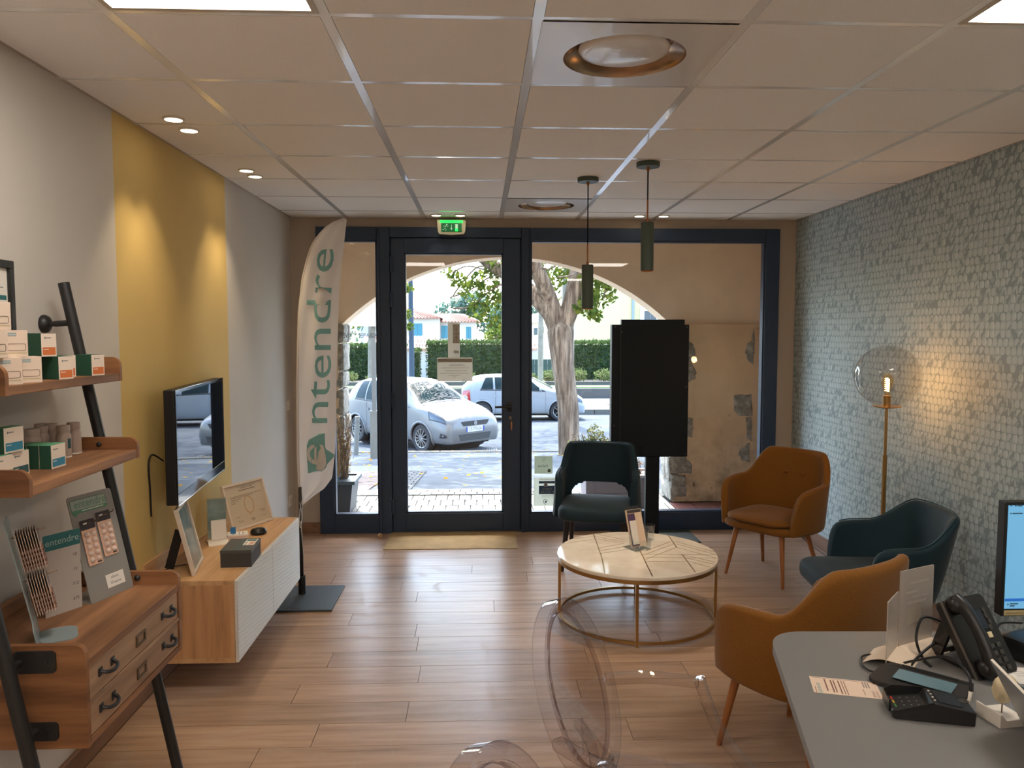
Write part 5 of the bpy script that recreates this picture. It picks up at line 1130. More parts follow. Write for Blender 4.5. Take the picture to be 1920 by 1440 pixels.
def stained():
    q = NT('stained pier plaster'); ob = q.obj(); f = q.noise(ob, 2.2, 4); z = q.n('SeparateXYZ', {0: ob}).outputs[2]
    c = q.ramp(f, [(.3, S(196, 164, 130)), (.7, S(212, 186, 152))]); g = q.noise(ob, 7., 5, .7)
    d = q.math('MULTIPLY', q.math('SUBTRACT', .95, z, clamp=True), q.math('SUBTRACT', g, .38, clamp=True)); c = q.mix(q.math('MULTIPLY', d, 2.6, clamp=True), c, S(92, 84, 70))
    k = q.noise(q.scale(ob, (14, 14, 5)), 1., 3); c = q.mix(q.math('GREATER_THAN', k, .71), c, S(120, 100, 82)); q.pr(Base_Color=c, Roughness=.93, Normal=q.bump(f, .2, .01)); return q.m
PIER = stained()
bm = NB(); box(bm, AX+AH+.002, 2.69, YA, YA+.06, 0, AS, bev=.008); p1 = struct('wall_pier_right', bm, PIER)
bm = NB(); box(bm, -1.9, AX-AH-.002, YA, YA+.06, 0, AS, bev=.008); p2 = struct('wall_pier_left', bm, PIER)
sbox('wall_porch_right', mat('porch side plaster', S(222, 196, 172), .9, bump=.1, bs=30), 2.69, 2.95, 6.372, YA+.06, 0, 2.9); sbox('wall_porch_left', PLAST, -2.1, -1.9, 6.372, YA+.06, 0, 2.9)
sbox('ceiling_porch', PLAST, -2.1, 2.95, 6.372, YA+.06, 2.86, 3.0); sbox('wall_upper_front', PLAST, -4.6, 5.2, 6.26, 6.37, 2.6, TOP); sbox('wall_front_outer_right', PLAST, 2.57, 5.2, 6.26, 6.37, 0, 2.6); sbox('wall_front_outer_left', PLAST, -4.6, -1.5, 6.26, 6.37, 0, 2.6)
sbox('roof_sun_block', PLAST, -4.6, 5.2, -2.75, YB, TOP, TOP+.2); sbox('wall_sun_block_left', PLAST, -4.7, -4.6, -2.75, YB, 0, TOP); sbox('wall_sun_block_right', PLAST, 5.2, 5.3, -2.75, YB, 0, TOP); sbox('wall_sun_block_rear', PLAST, -4.6, 5.2, -2.85, -2.75, 0, TOP)  # unseen roof and outer walls, added to keep sun and sky from leaking in
# rough quoin stones bedded in the piers
STO = NT('grey quoin stone'); _f = STO.noise(STO.obj(), 16., 6, .7); STO.pr(Base_Color=STO.ramp(_f, [(.3, S(92, 88, 80)), (.5, S(132, 128, 118)), (.68, S(176, 170, 158))]), Roughness=.9, Normal=STO.bump(_f, .6, .02)); STO = STO.m
def stone(poly, y0, y1, par, seed):
    b = NB(); rr = random.Random(seed); P = []
    for k in range(len(poly)):
        a, c = poly[k], poly[(k+1) % len(poly)]
        for q in range(3):
            u = q/3; P.append((a[0]+(c[0]-a[0])*u+rr.uniform(-.008, .008), a[1]+(c[1]-a[1])*u+rr.uniform(-.008, .008)))
    cx = sum(p[0] for p in P)/len(P); cz = sum(p[1] for p in P)/len(P); rows = []
    for s, y in ((1, y1), (1.0, y0+.014), (.93, y0+.003), (.6, y0-.004+rr.uniform(-.004, .004))): rows.append([b.verts.new((cx+(x-cx)*s, y+rr.uniform(-.003, .003), cz+(z-cz)*s)) for x, z in P])
    for a, c in zip(rows, rows[1:]): bridge(b, a, c)
    b.faces.new(rows[-1])
    obj('stone', b, STO, par, 40)
X0 = AX+AH
pxs = lambda x, y: (x/1450*7.2-900.5*7.2/1450, 1.628+(621.5-y)*7.2/1450)
F0 = YA-.014
for k, poly in enumerate(([(1290, 640), (1303, 641), (1311, 655), (1309, 672), (1304, 682), (1290, 682)], [(1290, 683), (1305, 684), (1313, 700), (1311, 712), (1300, 717), (1290, 717)], [(1271, 784), (1307, 786), (1309, 800), (1307, 822), (1271, 824)], [(1262, 861), (1296, 862), (1308, 878), (1307, 893), (1262, 894)], [(1266, 894), (1297, 895), (1297, 938), (1266, 940)], [(1271, 720), (1288, 722), (1290, 780), (1271, 781)], [(1271, 640), (1289, 640), (1289, 717), (1271, 716)], [(1271, 826), (1290, 828), (1288, 859), (1271, 858)],
                          [(1423, 612), (1424, 650), (1424, 686), (1414, 676), (1407, 660), (1410, 645), (1420, 640)], [(1388, 743), (1423, 741), (1423, 783), (1396, 782), (1387, 772)], [(1411, 785), (1423, 785), (1422, 832), (1413, 826)], [(1421, 834), (1420, 874), (1404, 868), (1398, 858), (1404, 845)])):
    stone([pxs(*p) for p in poly], F0, YA+.03, p1, 40+k)
def jamb(x, sgn, par, seed):
    z = .0; rr = random.Random(seed)
    while z < AS-.12:
        h = rr.uniform(.16, .30); h = min(h, AS-z); b = NB(); y = YA-.004
        while y < YB-.05:
            w = rr.uniform(.18, .4); y2 = min(y+w, YB+.01); bb = NB(); box(bb, x-.07, x+.035+rr.uniform(-.012, .02), y+.006, y2-.006, z+.006, z+h-.006, bev=.02, seg=2)
            bmesh.ops.subdivide_edges(bb, edges=bb.edges[:], cuts=1, use_grid_fill=True)
            for v in bb.verts: v.co += Vector((mnoise.noise(v.co*9+Vector((seed, 0, 0))), mnoise.noise(v.co*9+Vector((0, seed, 3))), mnoise.noise(v.co*9)))*.016
            if sgn < 0:
                for v in bb.verts: v.co.x = 2*x-v.co.x
            obj('stone', bb, STO, par, 40); y = y2
        b.free(); z += h
jamb(AX-AH, 1, p2, 3); jamb(AX+AH, -1, p1, 8)

# ---------------------------------------------------------------- ground outside: falls away from the shop
GP = [(6.3, -.002), (7.75, -.002), (16.4, -.86), (18.4, -.97), (24.5, -1.16), (26.6, -1.22), (32, -1.25), (200, -1.3)]
gz = lambda y: float(np.interp(y, [a for a, _ in GP], [b for _, b in GP]))
def strip(x0, x1, ys, dz, dep=.12):
    b = NB(); T = [[b.verts.new((x, y, gz(y)+dz)) for x in (x0, x1)] for y in ys]; U = [[b.verts.new((x, y, gz(y)+dz-dep)) for x in (x0, x1)] for y in ys]
    for k in range(len(ys)-1):
        b.faces.new((T[k][0], T[k][1], T[k+1][1], T[k+1][0])); b.faces.new((U[k][0], U[k+1][0], U[k+1][1], U[k][1]))
        for s in (0, 1): b.faces.new((T[k][s], T[k+1][s], U[k+1][s], U[k][s]))
    b.faces.new((T[0][0], T[0][1], U[0][1], U[0][0])); b.faces.new((T[-1][0], T[-1][1], U[-1][1], U[-1][0])); return b
def asphalt(name, c1, c2):
    q = NT(name); ob = q.obj(); f = q.noise(ob, 1.3, 5, .6); g = q.noise(ob, 150., 2); v = q.math('ADD', q.math('MULTIPLY', f, .6), q.math('MULTIPLY', g, .4))
    q.pr(Base_Color=q.ramp(v, [(.35, c1), (.65, c2)]), Roughness=.9, Specular_IOR_Level=.06, Normal=q.bump(g, .3, .004)); return q.m
ASP = asphalt('pavement asphalt', S(62, 67, 72), S(84, 89, 93)); ROAD = asphalt('road asphalt', S(58, 63, 68), S(80, 85, 90)); CONC = asphalt('pinkish concrete', S(84, 76, 73), S(98, 90, 86))
PAVL = mat('light paver', S(128, 127, 123), .8, var=.06, vs=30, rnd=.09, spec=.1); SETT = mat('grey sett', S(73, 75, 76), .85, var=.08, vs=30, rnd=.14, spec=.1); TERR = mat('terracotta tile', S(120, 74, 66), .45, var=.06, vs=10, rnd=.07)
JOINT = mat('paver joint', S(69, 69, 67), .95, spec=.1)
pf = struct('floor_porch', strip(-1.9, 2.69, [6.27, 7.75], -.012), JOINT)
def lay(name, x0, x1, y0, y1, w, d, m, par, th=.02, stag=True, top=.0, lim=300):
    me = None; j = 0; y = y0; cnt = 0
    while y < y1-.02:
        x = x0-(w/2 if stag and j % 2 else 0); yy = min(y+d, y1)
        while x < x1-.01:
            a, c = max(x, x0), min(x+w, x1); x += w
            if c-a < .02 or cnt >= lim: continue
            full = abs(c-a-w) < 1e-5 and abs(yy-y-d) < 1e-5
            if full and me: o = bpy.data.objects.new(name, me); COL.objects.link(o); o.parent = par
            else:
                bb = NB(); box(bb, -(c-a)/2+.005, (c-a)/2-.005, -(yy-y)/2+.005, (yy-y)/2-.005, -th, 0); o = obj(name, bb, m, par)
                if full: me = o.data
            yc = (y+yy)/2; sl = (gz(yc+.01)-gz(yc-.01))/.02
            o.location = ((a+c)/2, yc, gz(yc)+top+random.uniform(-.001, .001)); o.rotation_euler = (math.atan(sl), 0, 0); cnt += 1
        y += d; j += 1
lay('paver', -1.30, 1.80, 6.30, 8.15, .115, .225, PAVL, pf)
lay('floor_tile', 1.805, 2.68, 6.30, 7.24, .20, .20, TERR, pf, stag=False)
sw = struct('pavement', strip(-14, 16, [7.75, 9, 11, 13, 15.2], -.014), ASP)
lay('sett', -1.17, -.74, 8.16, 10.6, .11, .16, SETT, sw, lim=120)
bm = strip(-1.9, -1.19, [8.16, 9.5, 10.6], .0, .03); struct('pavement_strip', bm, CONC, sw)
road = struct('road', strip(-60, 70, [15.3, 16.4, 18.4, 24.5, 26.6, 27.0], -.05), ROAD)
KERB = mat('kerb stone', S(95, 94, 89), .85, var=.1, vs=12, rnd=.08, spec=.1)
for k in range(20):
    x = -8+k*.9; b = NB(); box(b, x+.004, x+.896, 15.18, 15.34, gz(15.25)-.16, gz(15.25)+.012, bev=.012); obj('kerb_stone', b, KERB, sw)
fw = struct('pavement_far', strip(-60, 70, [27.0, 29, 31.6, 32, 200], .12, .3), asphalt('far pavement', S(98, 95, 90), S(114, 111, 106)))
for k in range(26):
    x = -10+k*1.0; b = NB(); box(b, x+.01, x+.99, 26.85, 27.05, gz(27)-.1, gz(27)+.13, bev=.015); obj('kerb_stone', b, KERB, fw)
part('drain_grate', sw, mat('cast iron', S(90, 96, 100), .6, .3), lambda b: [box(b, -.42+.05*k, -.39+.05*k, 16.1, 16.5, gz(16.3)-.045, gz(16.3)-.03) for k in range(16)])
LV = []
for k in range(240):
    x, y = random.uniform(-2.5, 3.5), random.uniform(8.2, 15.6)
    a = random.uniform(0, 6.28); s = random.uniform(.02, .045); u = Vector((math.cos(a), math.sin(a), random.uniform(-.2, .2)))*s; w = Vector((-math.sin(a), math.cos(a), random.uniform(-.2, .4)))*s*.6; c = Vector((x, y, gz(y)+.012)); LV.append([tuple(c-u), tuple(c+w), tuple(c+u), tuple(c-w)])
for k in range(160):
    x, y = random.uniform(2, 7), random.uniform(27.2, 30); c = Vector((x, y, gz(y)+.14)); s = random.uniform(.05, .11); LV.append([tuple(c+Vector(q)*s) for q in ((-1, 0, 0), (0, -.7, .1), (1, 0, .1), (0, .7, 0))])
quads('fallen_leaves', LV, leafmat('fallen leaf', S(145, 106, 28), S(170, 142, 51), .2), sw, kind='stuff')
# ---------------------------------------------------------------- cars
def catmull(xs, Y, x):
    """smooth interpolation of rows Y (n,k) given at xs"""
    xs = np.asarray(xs, float); Y = np.asarray(Y, float); n = len(xs); i = int(np.clip(np.searchsorted(xs, x)-1, 0, n-2)); h = xs[i+1]-xs[i]; t = (x-xs[i])/h
    def m(k):
        if k == 0: return (Y[1]-Y[0])/(xs[1]-xs[0])
        if k == n-1: return (Y[-1]-Y[-2])/(xs[-1]-xs[-2])
        a = (Y[k]-Y[k-1])/(xs[k]-xs[k-1]); c = (Y[k+1]-Y[k])/(xs[k+1]-xs[k]); return np.where(a*c <= 0, 0, 2*a*c/(a+c+1e-12))
    t2, t3 = t*t, t*t*t
    return (2*t3-3*t2+1)*Y[i]+(t3-2*t2+t)*h*m(i)+(-2*t3+3*t2)*Y[i+1]+(t3-t2)*h*m(i+1)
CARG = NT('car glass'); CARG.pr(Base_Color=(.012, .024, .026, 1), Roughness=.03, IOR=1.16); CARG = CARG.m
TYRE = mat('tyre rubber', S(34, 35, 38), .8); ALLOY = mat('alloy wheel', S(156, 157, 159), .3, .8); DARKP = mat('black trim', S(22, 24, 28), .5); CHR = mat('chrome', S(210, 210, 212), .1, 1.); HLG = mat('headlamp lens', S(72, 78, 84), .12, .5, spec=.5); REDL = mat('tail lamp red', S(151, 18, 25), .15, spec=.8); WELL = mat('wheel well', S(12, 12, 14), .9)
PLW = mat('number plate white', S(180, 183, 185), .5); PLB = mat('number plate blue', S(17, 49, 127), .5)
def car(label, loc, rz, paint, ST, axles, wr, dlo, ws, rws, hl, tl, spokes=10, arch=.06, ww=.185):
    t = thing('car', label, 'car', loc, rz); xs = [s[0] for s in ST]; D = [s[1:] for s in ST]; L = xs[-1]; x0 = xs[0]
    def P(x, u, s=1):
        zb, wb, zm, wm, zq, wq, zr, wr_, zt = catmull(xs, D, x)
        pts = [(0, zb), (wb, zb), (wm*.985, (zb+zm)/2-.02), (wm, zm), (wq, zq), (wr_, zr), (wr_*.62, zr+.70*(zt-zr)), (0, zt)]
        y, z = catmull(range(8), pts, u); return Vector((x, s*y, z))
    nx, U = 130, [0, .6, .9, 1.0, 1.15, 1.4, 1.7, 2., 2.25, 2.5, 2.75, 3., 3.2, 3.4, 3.6, 3.8, 3.95, 4., 4.05, 4.2, 4.4, 4.6, 4.8, 4.95, 5.05, 5.2, 5.5, 5.8, 6.1, 6.4, 6.7, 7.]
    X = sorted(set([x0+(L-x0)*k/nx for k in range(nx+1)]))
    b = NB(); G = []
    for x in X: G.append([b.verts.new(P(x, u, -1)) for u in U[::-1]]+[b.verts.new(P(x, u, 1)) for u in U[1:-1]])
    m = len(G[0])
    for i in range(nx):
        for j in range(m):
            q = (G[i][j], G[i+1][j], G[i+1][(j+1) % m], G[i][(j+1) % m]); c = sum((v.co for v in q), Vector())/4
            if any((c.x-a)**2+(c.z-wr)**2 < (wr+arch)**2 for a in axles) and abs(c.y) > .45: continue
            b.faces.new(q)
    b.faces.new(G[0]); b.faces.new(G[-1][::-1])
    body = obj('body', b, paint, t, 42, W=False)
    def patch(nm, mt, xa, xb, ua, ub, sides=(1, -1), off=.004, n=(12, 8), shape=None, par=None):
        b = NB()
        for s in sides:
            g = []
            for i in range(n[0]+1):
                row = []
                for j in range(n[1]+1):
                    a, c = i/n[0], j/n[1]; lo, hi, xl, xr = ua, ub, xa, xb
                    if shape: xl, xr, lo, hi = shape(a, c)
                    x, u = xl+(xr-xl)*a, lo+(hi-lo)*c; p = P(x, u, s); e = .004
                    du = P(x, min(u+.03, 7), s)-P(x, max(u-.03, 0), s); dx = P(min(x+.01, L), u, s)-P(max(x-.01, x0), u, s); nn = dx.cross(du); nn = nn.normalized() if nn.length > 1e-9 else Vector((0, 0, 1))
                    if nn.dot(p-Vector((p.x, 0, .55))) < 0: nn = -nn
                    row.append(b.verts.new(p+nn*off))
                g.append(row)
            for i in range(n[0]):
                for j in range(n[1]): b.faces.new((g[i][j], g[i+1][j], g[i+1][j+1], g[i][j+1]))
        return obj(nm, b, mt, par or t, True, W=False)
    for k, (xa, xb, xa2, xb2) in enumerate(dlo):
        patch('side_window', CARG, 0, 0, 0, 0, shape=lambda a, c: (xa+(xa2-xa)*c, xb+(xb2-xb)*c, 4.13, 4.86))
    xa, xb = min(d[0] for d in dlo), max(d[1] for d in dlo); patch('window_surround', DARKP, xa-.03, xb+.02, 4.05, 4.12, off=.005); patch('window_surround', DARKP, min(d[2] for d in dlo)-.02, max(d[3] for d in dlo)-.02, 4.87, 4.93, off=.005)
    patch('windscreen', CARG, ws[0], ws[1], 5.12, 7.0, n=(14, 10), off=.005); patch('rear_screen', CARG, rws[0], rws[1], 5.2, 7.0, n=(8, 8), off=.005)
    patch('wiper_cowl', DARKP, ws[1], ws[1]+.07, 5.1, 7.0, n=(2, 8), off=.006)
    for k in range(2): patch('wiper', DARKP, 0, 0, 0, 0, sides=(1-2*k,), n=(2, 10), off=.014, shape=lambda a, c: (ws[1]-.01-.10*c, ws[1]+.012-.10*c, 5.6, 6.9))
    patch('lamp_bezel', DARKP, 0, 0, 0, 0, shape=lambda a, c: (hl(a, c)[0]-.025, hl(a, c)[1]+.02, hl(a, c)[2]-.07, hl(a, c)[3]+.06), off=.004); patch('head_lamp', HLG, 0, 0, 0, 0, shape=hl, off=.007); patch('tail_lamp', REDL, 0, 0, 0, 0, shape=tl, off=.006)
    patch('sill', DARKP, axles[0]+wr+.1, axles[1]-wr-.1, .98, 1.25, off=.004)
    def door_gap(x): patch('door_gap', DARKP, x-.004, x+.004, 1.5, 4.05, off=.002, n=(1, 12))
    mid = (dlo[-1][0]+dlo[-2][1])/2 if len(dlo) > 1 else 1.6
    door_gap(mid); door_gap(dlo[-1][1]+.02); door_gap(axles[0]+wr+.12)
    for x in (mid-.17, mid-1.0 if mid-1.0 > axles[0]+.1 else axles[0]+.45): patch('door_handle', paint, x-.08, x+.08, 3.62, 3.74, off=.016, n=(4, 2))
    for s in (-1, 1):
        p = P(dlo[-1][1]-.16, 4.1, s); part('mirror', t, paint, lambda b: (lathe(b, [(0, -.055), (.05, -.045), (.07, 0), (.062, .04), (0, .05)], (0, 0, 0), 14, 'x'), move(b, Matrix.Translation((p.x+.02, s*(abs(p.y)+.12), p.z+.06)) @ Matrix.Diagonal((.9, 1.45, 1, 1))), cyl(b, (p.x, s*abs(p.y), p.z), (p.x+.02, s*(abs(p.y)+.10), p.z+.03), .02)), True, W=False)
    for a in axles:
        for s in (-1, 1):
            w = max(abs(P(a, 3, s).y), abs(P(a, 3.4, s).y)); yo = w-.015; yi = yo-ww
            tw = part('wheel', t, TYRE, lambda b: (lathe(b, [(wr*.64, yi), (wr*.93, yi), (wr*.985, yi+.02), (wr, yi+.05), (wr, yo-.05), (wr*.985, yo-.02), (wr*.93, yo), (wr*.70, yo+.002), (wr*.66, yo-.006), (wr*.64, yo-.02)] if True else [], (a, 0, wr), 40, 'y'), move(b, Matrix.Diagonal((1, s, 1, 1)))), 40, W=False)
            def rim(b):
                lathe(b, [(wr*.655, yo-.05), (wr*.665, yo-.004), (wr*.63, yo-.008), (wr*.61, yo-.05)], (a, 0, wr), 40, 'y'); cyl(b, (a, yo-.045, wr), (a, yo-.008, wr), wr*.19, wr*.15, 20)
                for k in range(spokes):
                    q = 2*math.pi*k/spokes; c_, s_ = math.cos(q), math.sin(q); tube(b, [(a+c_*wr*.12, yo-.016, wr+s_*wr*.12), (a+c_*wr*.64, yo-.014, wr+s_*wr*.64)], .01, 4, rect=(.021 if spokes > 7 else .036, .008))
                move(b, Matrix.Diagonal((1, s, 1, 1)))
            part('rim', tw, ALLOY, rim, 40, W=False)
            part('rim_back', tw, WELL, lambda b: (cyl(b, (a, s*(yo-.062), wr), (a, s*(yo-.055), wr), wr*.64, n=32)), W=False)
            def lip(b):
                pts = []
                for k in range(41):
                    q = R(-18+216*k/40); x, z = a+(wr+arch-.004)*math.cos(q), wr+(wr+arch-.004)*math.sin(q)
                    best = None
                    for u in np.linspace(1.0, 4.0, 60):
                        pz = P(x, u, s)
                        if best is None or abs(pz.z-z) < best[0]: best = (abs(pz.z-z), pz)
                    pts.append((x, best[1].y+s*.002, z))
                tube(b, pts, .026, 6)
            part('wheel_arch', t, paint, lip, True, W=False)
        part('wheel_well', t, WELL, lambda b: (lathe(b, [(0, -.60), (wr+arch+.03, -.60), (wr+arch+.03, .60), (0, .60)], (a, 0, wr), 28, 'y')), W=False)
    part('underbody', t, WELL, lambda b: box(b, x0+.25, L-.25, -.62, .62, .16, .34), W=False)
    return t, P, patch, L
SIL = mat('silver car paint', S(101, 104, 106), .32, .15, spec=.35, coat=.1); WHC = mat('white car paint', S(133, 138, 143), .3, spec=.35, coat=.1)
ST1 = [(0, .46, .56, .62, .66, .84, .62, .92, .48, .97), (.05, .34, .68, .60, .76, .92, .72, 1.06, .58, 1.12), (.22, .28, .72, .60, .82, .96, .79, 1.28, .595, 1.35), (.50, .24, .74, .58, .845, .965, .82, 1.41, .585, 1.475), (1.0, .22, .76, .55, .847, .95, .835, 1.45, .58, 1.505), (1.6, .22, .76, .55, .845, .935, .835, 1.455, .575, 1.51), (2.05, .22, .76, .55, .845, .925, .83, 1.42, .56, 1.485),
       (2.5, .22, .76, .55, .845, .915, .83, 1.22, .60, 1.30), (2.92, .22, .76, .56, .847, .915, .825, .985, .69, 1.045), (3.3, .22, .74, .55, .835, .86, .79, .92, .62, .965), (3.6, .22, .71, .50, .80, .77, .73, .83, .54, .875), (3.78, .22, .66, .47, .74, .68, .67, .755, .50, .79), (3.85, .24, .58, .45, .64, .60, .60, .67, .47, .70)]
dx, dy = 1.595, -1.755; ang = math.atan2(dy, dx)
# loc so that the near front wheel contact sits at (-1.27, 16.4)
fx0, fy0 = 3.05, -.84
ca, sa = math.cos(ang), math.sin(ang); cl = (-1.27-(fx0*ca-fy0*sa), 16.4-(fx0*sa+fy0*ca))
t, P, patch, L = car('silver hatchback parked across the street kerb, facing the shop', (cl[0], cl[1], gz(17.0)-.05), ang, SIL, ST1, (.62, 3.05), .305, [(.56, .95, .62, .86), (1.0, 1.62, .92, 1.60), (1.72, 2.56, 1.70, 2.12)], (2.14, 2.86), (.08, .36),
    lambda a, c: (3.22+.12*(1-c), 3.74-.10*c, 3.55+.2*a, 4.55-.42*a), lambda a, c: (.03+.05*c, .24-.02*c, 3.15, 4.0), spokes=12, arch=.05)
def front_plate(nm, m, pts, d0, d1, par=None, bm_fn=None):
    b = NB(); prism(b, pts, d0, d1, 'x'); return obj(nm, b, m, par or t, W=False)
XF = 3.85
part('grille', t, DARKP, lambda b: prism(b, [(-.36, .690), (.36, .690), (.40, .675), (.33, .590), (-.33, .590), (-.40, .675)], XF-.12, XF+.004, 'x'), W=False)
gm = mat('grille mesh', S(70, 76, 82), .4, .6)
part('grille_mesh', t, gm, lambda b: [cyl(b, (XF+.004, -.34+.04*i+(.02 if j % 2 else 0), .605+.018*j), (XF+.007, -.34+.04*i+(.02 if j % 2 else 0), .605+.018*j), .006, n=6) for i in range(18) for j in range(5)], W=False, kind='stuff')
def slogo(b):
    Z = [(-.055, .012), (.0, .05), (.055, .014), (.028, -.002), (.0, .018), (-.018, .006), (.055, -.030), (.055, -.012), (.0, -.05), (-.055, -.014), (-.028, .002), (.0, -.018), (.018, -.006), (-.055, .030)]
    for q in ([(-.050, .012), (.0, .052), (.050, .018), (.026, .002), (.0, .022), (-.016, .010), (.006, -.006), (-.028, -.022)], [(.050, -.012), (.0, -.052), (-.050, -.018), (-.026, -.002), (.0, -.022), (.016, -.010), (-.006, .006), (.028, .022)]):
        v = [b.verts.new((XF+.010, y, .640+z)) for y, z in q]; w = [b.verts.new((XF+.016, y, .640+z)) for y, z in q]; bridge(b, v, w); b.faces.new(w)
part('emblem', t, CHR, slogo, W=False)
pl = part('number_plate', t, PLW, lambda b: prism(b, rrect(-.26, .26, .460, .570, .008), XF+.002, XF+.008, 'x'), W=False)
for y0, y1 in ((.215, .26), (-.26, -.215)): part('plate_band', pl, PLB, lambda b: prism(b, [(y0, .461), (y1, .461), (y1, .569), (y0, .569)], XF+.008, XF+.009, 'x'), W=False)
text('lettering', 'CF-770-EA', .100, INK, pl, (XF+.0098, .0, .514), (0, 1, 0), (0, 0, 1), W=False, sx=.82)
part('lower_grille', t, DARKP, lambda b: prism(b, [(-.46, .420), (.46, .420), (.40, .285), (-.40, .285)], XF-.08, XF+.005, 'x'), W=False)
part('grille_bars', t, gm, lambda b: [box(b, XF+.004, XF+.010, -.43, .43, .305+.026*k, .311+.026*k) for k in range(4)], W=False)
for s in (-1, 1):
    f = patch('fog_recess', DARKP, 0, 0, 0, 0, sides=(s,), shape=lambda a, c: (3.62+.03*c, 3.80-.02*c, 2.1+.3*a, 2.85-.1*a), off=.005)
    p = P(3.72, 2.5, s); part('fog_lamp', t, HLG, lambda b: lathe(b, [(0, .03), (.03, .024), (.036, 0)], (p.x-.005, p.y, p.z), 16, 'x'), True, W=False)
    p = P(3.62, 3.98, s); part('lamp_bulb', t, CHR, lambda b: lathe(b, [(0, .022), (.03, .020), (.05, .002)], (p.x, p.y*.93, p.z-.03), 16, 'x'), True, W=False)
ST2 = [(0, .44, .58, .60, .68, .86, .66, .96, .56, 1.0), (.05, .32, .70, .58, .78, .92, .74, 1.08, .62, 1.12), (.25, .26, .74, .58, .825, .96, .80, 1.27, .60, 1.31), (.55, .24, .75, .56, .84, .96, .82, 1.37, .58, 1.42), (1.1, .22, .76, .55, .84, .95, .825, 1.41, .575, 1.46), (1.7, .22, .76, .55, .84, .94, .825, 1.41, .57, 1.46), (2.15, .22, .76, .55, .84, .93, .825, 1.35, .56, 1.41), (2.65, .22, .76, .55, .84, .92, .82, 1.13, .62, 1.20), (3.0, .22, .76, .55, .84, .91, .81, .97, .68, 1.03), (3.4, .22, .74, .54, .82, .83, .77, .89, .62, .93), (3.75, .22, .70, .50, .78, .72, .70, .77, .52, .80), (3.92, .23, .64, .46, .70, .62, .62, .67, .46, .69), (3.97, .26, .56, .45, .62, .56, .55, .60, .42, .62)]
t, P, patch, L = car('white hatchback driving past in the street behind the tree', (-.60, 25.3, gz(24.6)-.05), R(0), WHC, ST2, (.66, 3.13), .31, [(.62, 1.02, .78, 1.0), (1.08, 1.66, 1.06, 1.62), (1.74, 2.66, 1.72, 2.12)], (2.2, 2.92), (.07, .34),
    lambda a, c: (3.40+.10*(1-c), 3.86-.06*c, 3.5, 4.4), lambda a, c: (.02+.03*c, .30-.03*c, 3.1, 4.1), spokes=5, arch=.05)
part('front_bumper_vent', t, DARKP, lambda b: box(b, 3.90, 3.98, -.5, .5, .30, .40, bev=.02), W=False)

# ---------------------------------------------------------------- trees, hedges, planting
BARK = NT('furrowed bark'); _v = BARK.scale(BARK.obj(), (16, 16, 1.6)); _f = BARK.noise(_v, 1., 5, .65); BARK.pr(Base_Color=BARK.ramp(_f, [(.32, S(60, 50, 42)), (.5, S(104, 92, 80)), (.68, S(146, 132, 116))]), Roughness=.95, Normal=BARK.bump(_f, 1.0, .05)); BARK.t.nodes['Principled BSDF'].inputs['Specular IOR Level'].default_value = .1; BARK = BARK.m
BARK2 = mat('pale plane bark', S(114, 110, 96), .9, var=.25, vs=5)
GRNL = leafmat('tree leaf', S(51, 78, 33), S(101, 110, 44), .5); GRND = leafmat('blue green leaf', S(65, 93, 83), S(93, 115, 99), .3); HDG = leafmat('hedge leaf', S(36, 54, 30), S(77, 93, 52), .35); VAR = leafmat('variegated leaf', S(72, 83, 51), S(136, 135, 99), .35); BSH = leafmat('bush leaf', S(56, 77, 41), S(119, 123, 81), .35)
TY = 14.2
q14 = lambda x, y, dy=0.: ((x-900.5)*(TY+dy)/1450, TY+dy, 1.628+(621.5-y)*(TY+dy)/1450)
t = thing('street_tree', 'big forked tree with furrowed grey bark on the pavement', 'tree', (q14(1068, 865)[0], TY, gz(TY)))
part('trunk', t, BARK, lambda b: tube(b, bez([(q14(1070, 868)[0], TY, gz(TY)-.1), q14(1068, 820), q14(1066, 760), q14(1057, 690), q14(1052, 630), q14(1051, 596)], 40), [.24, .22, .21, .205, .2, .2, .2, .2, .2, .2, .198, .198, .196, .196, .195, .195, .195, .195, .196, .196, .198, .198, .2, .2, .205, .205, .21, .215, .22, .225, .23, .235, .24, .245, .24, .23, .21, .18, .14, .09, .03], 22), True)
for pts, r0, r1 in (([q14(1046, 618), q14(1032, 588), q14(1008, 560), q14(985, 538, .2), q14(945, 512, .4), q14(900, 480, .8), q14(840, 430, 1.2)], .17, .10), ([q14(1048, 615), q14(1034, 572), q14(1018, 530, -.2), q14(1003, 500, -.3), q14(985, 460, -.5), q14(960, 400, -.8)], .17, .11), ([q14(1054, 616), q14(1070, 575), q14(1080, 530), q14(1086, 490, .2), q14(1096, 440, .4), q14(1120, 360, .6)], .18, .12)):
    P_ = bez(pts, 30); part('branch', t, BARK, lambda b: tube(b, P_, [r0+(r1-r0)*k/len(P_) for k in range(len(P_))], 16), True)
def twigs(b):
    for pts in ([(945, 512, .4), (915, 522, .6), (880, 545, .9), (845, 558, 1.0)], [(940, 510, .4), (900, 500, .8), (868, 530, 1.), (850, 556, 1.1)], [(945, 530, .3), (910, 552, .6), (885, 575, .8), (850, 578, .9)], [(935, 515, .4), (880, 500, .8), (850, 512, 1.)], [(1088, 480, .2), (1120, 505, 0), (1140, 525, -.2), (1130, 560, -.3)], [(1086, 500, .2), (1075, 515, -.4), (1045, 520, -.6)], [(1080, 540, .0), (1100, 560, -.2), (1118, 570, -.4)], [(1006, 500, -.3), (1030, 505, -.5), (1052, 490, -.6)]): tube(b, bez([q14(*p) for p in pts], 12), .016, 5)
part('twigs', t, BARK, twigs, True, kind='stuff')
PTS = []
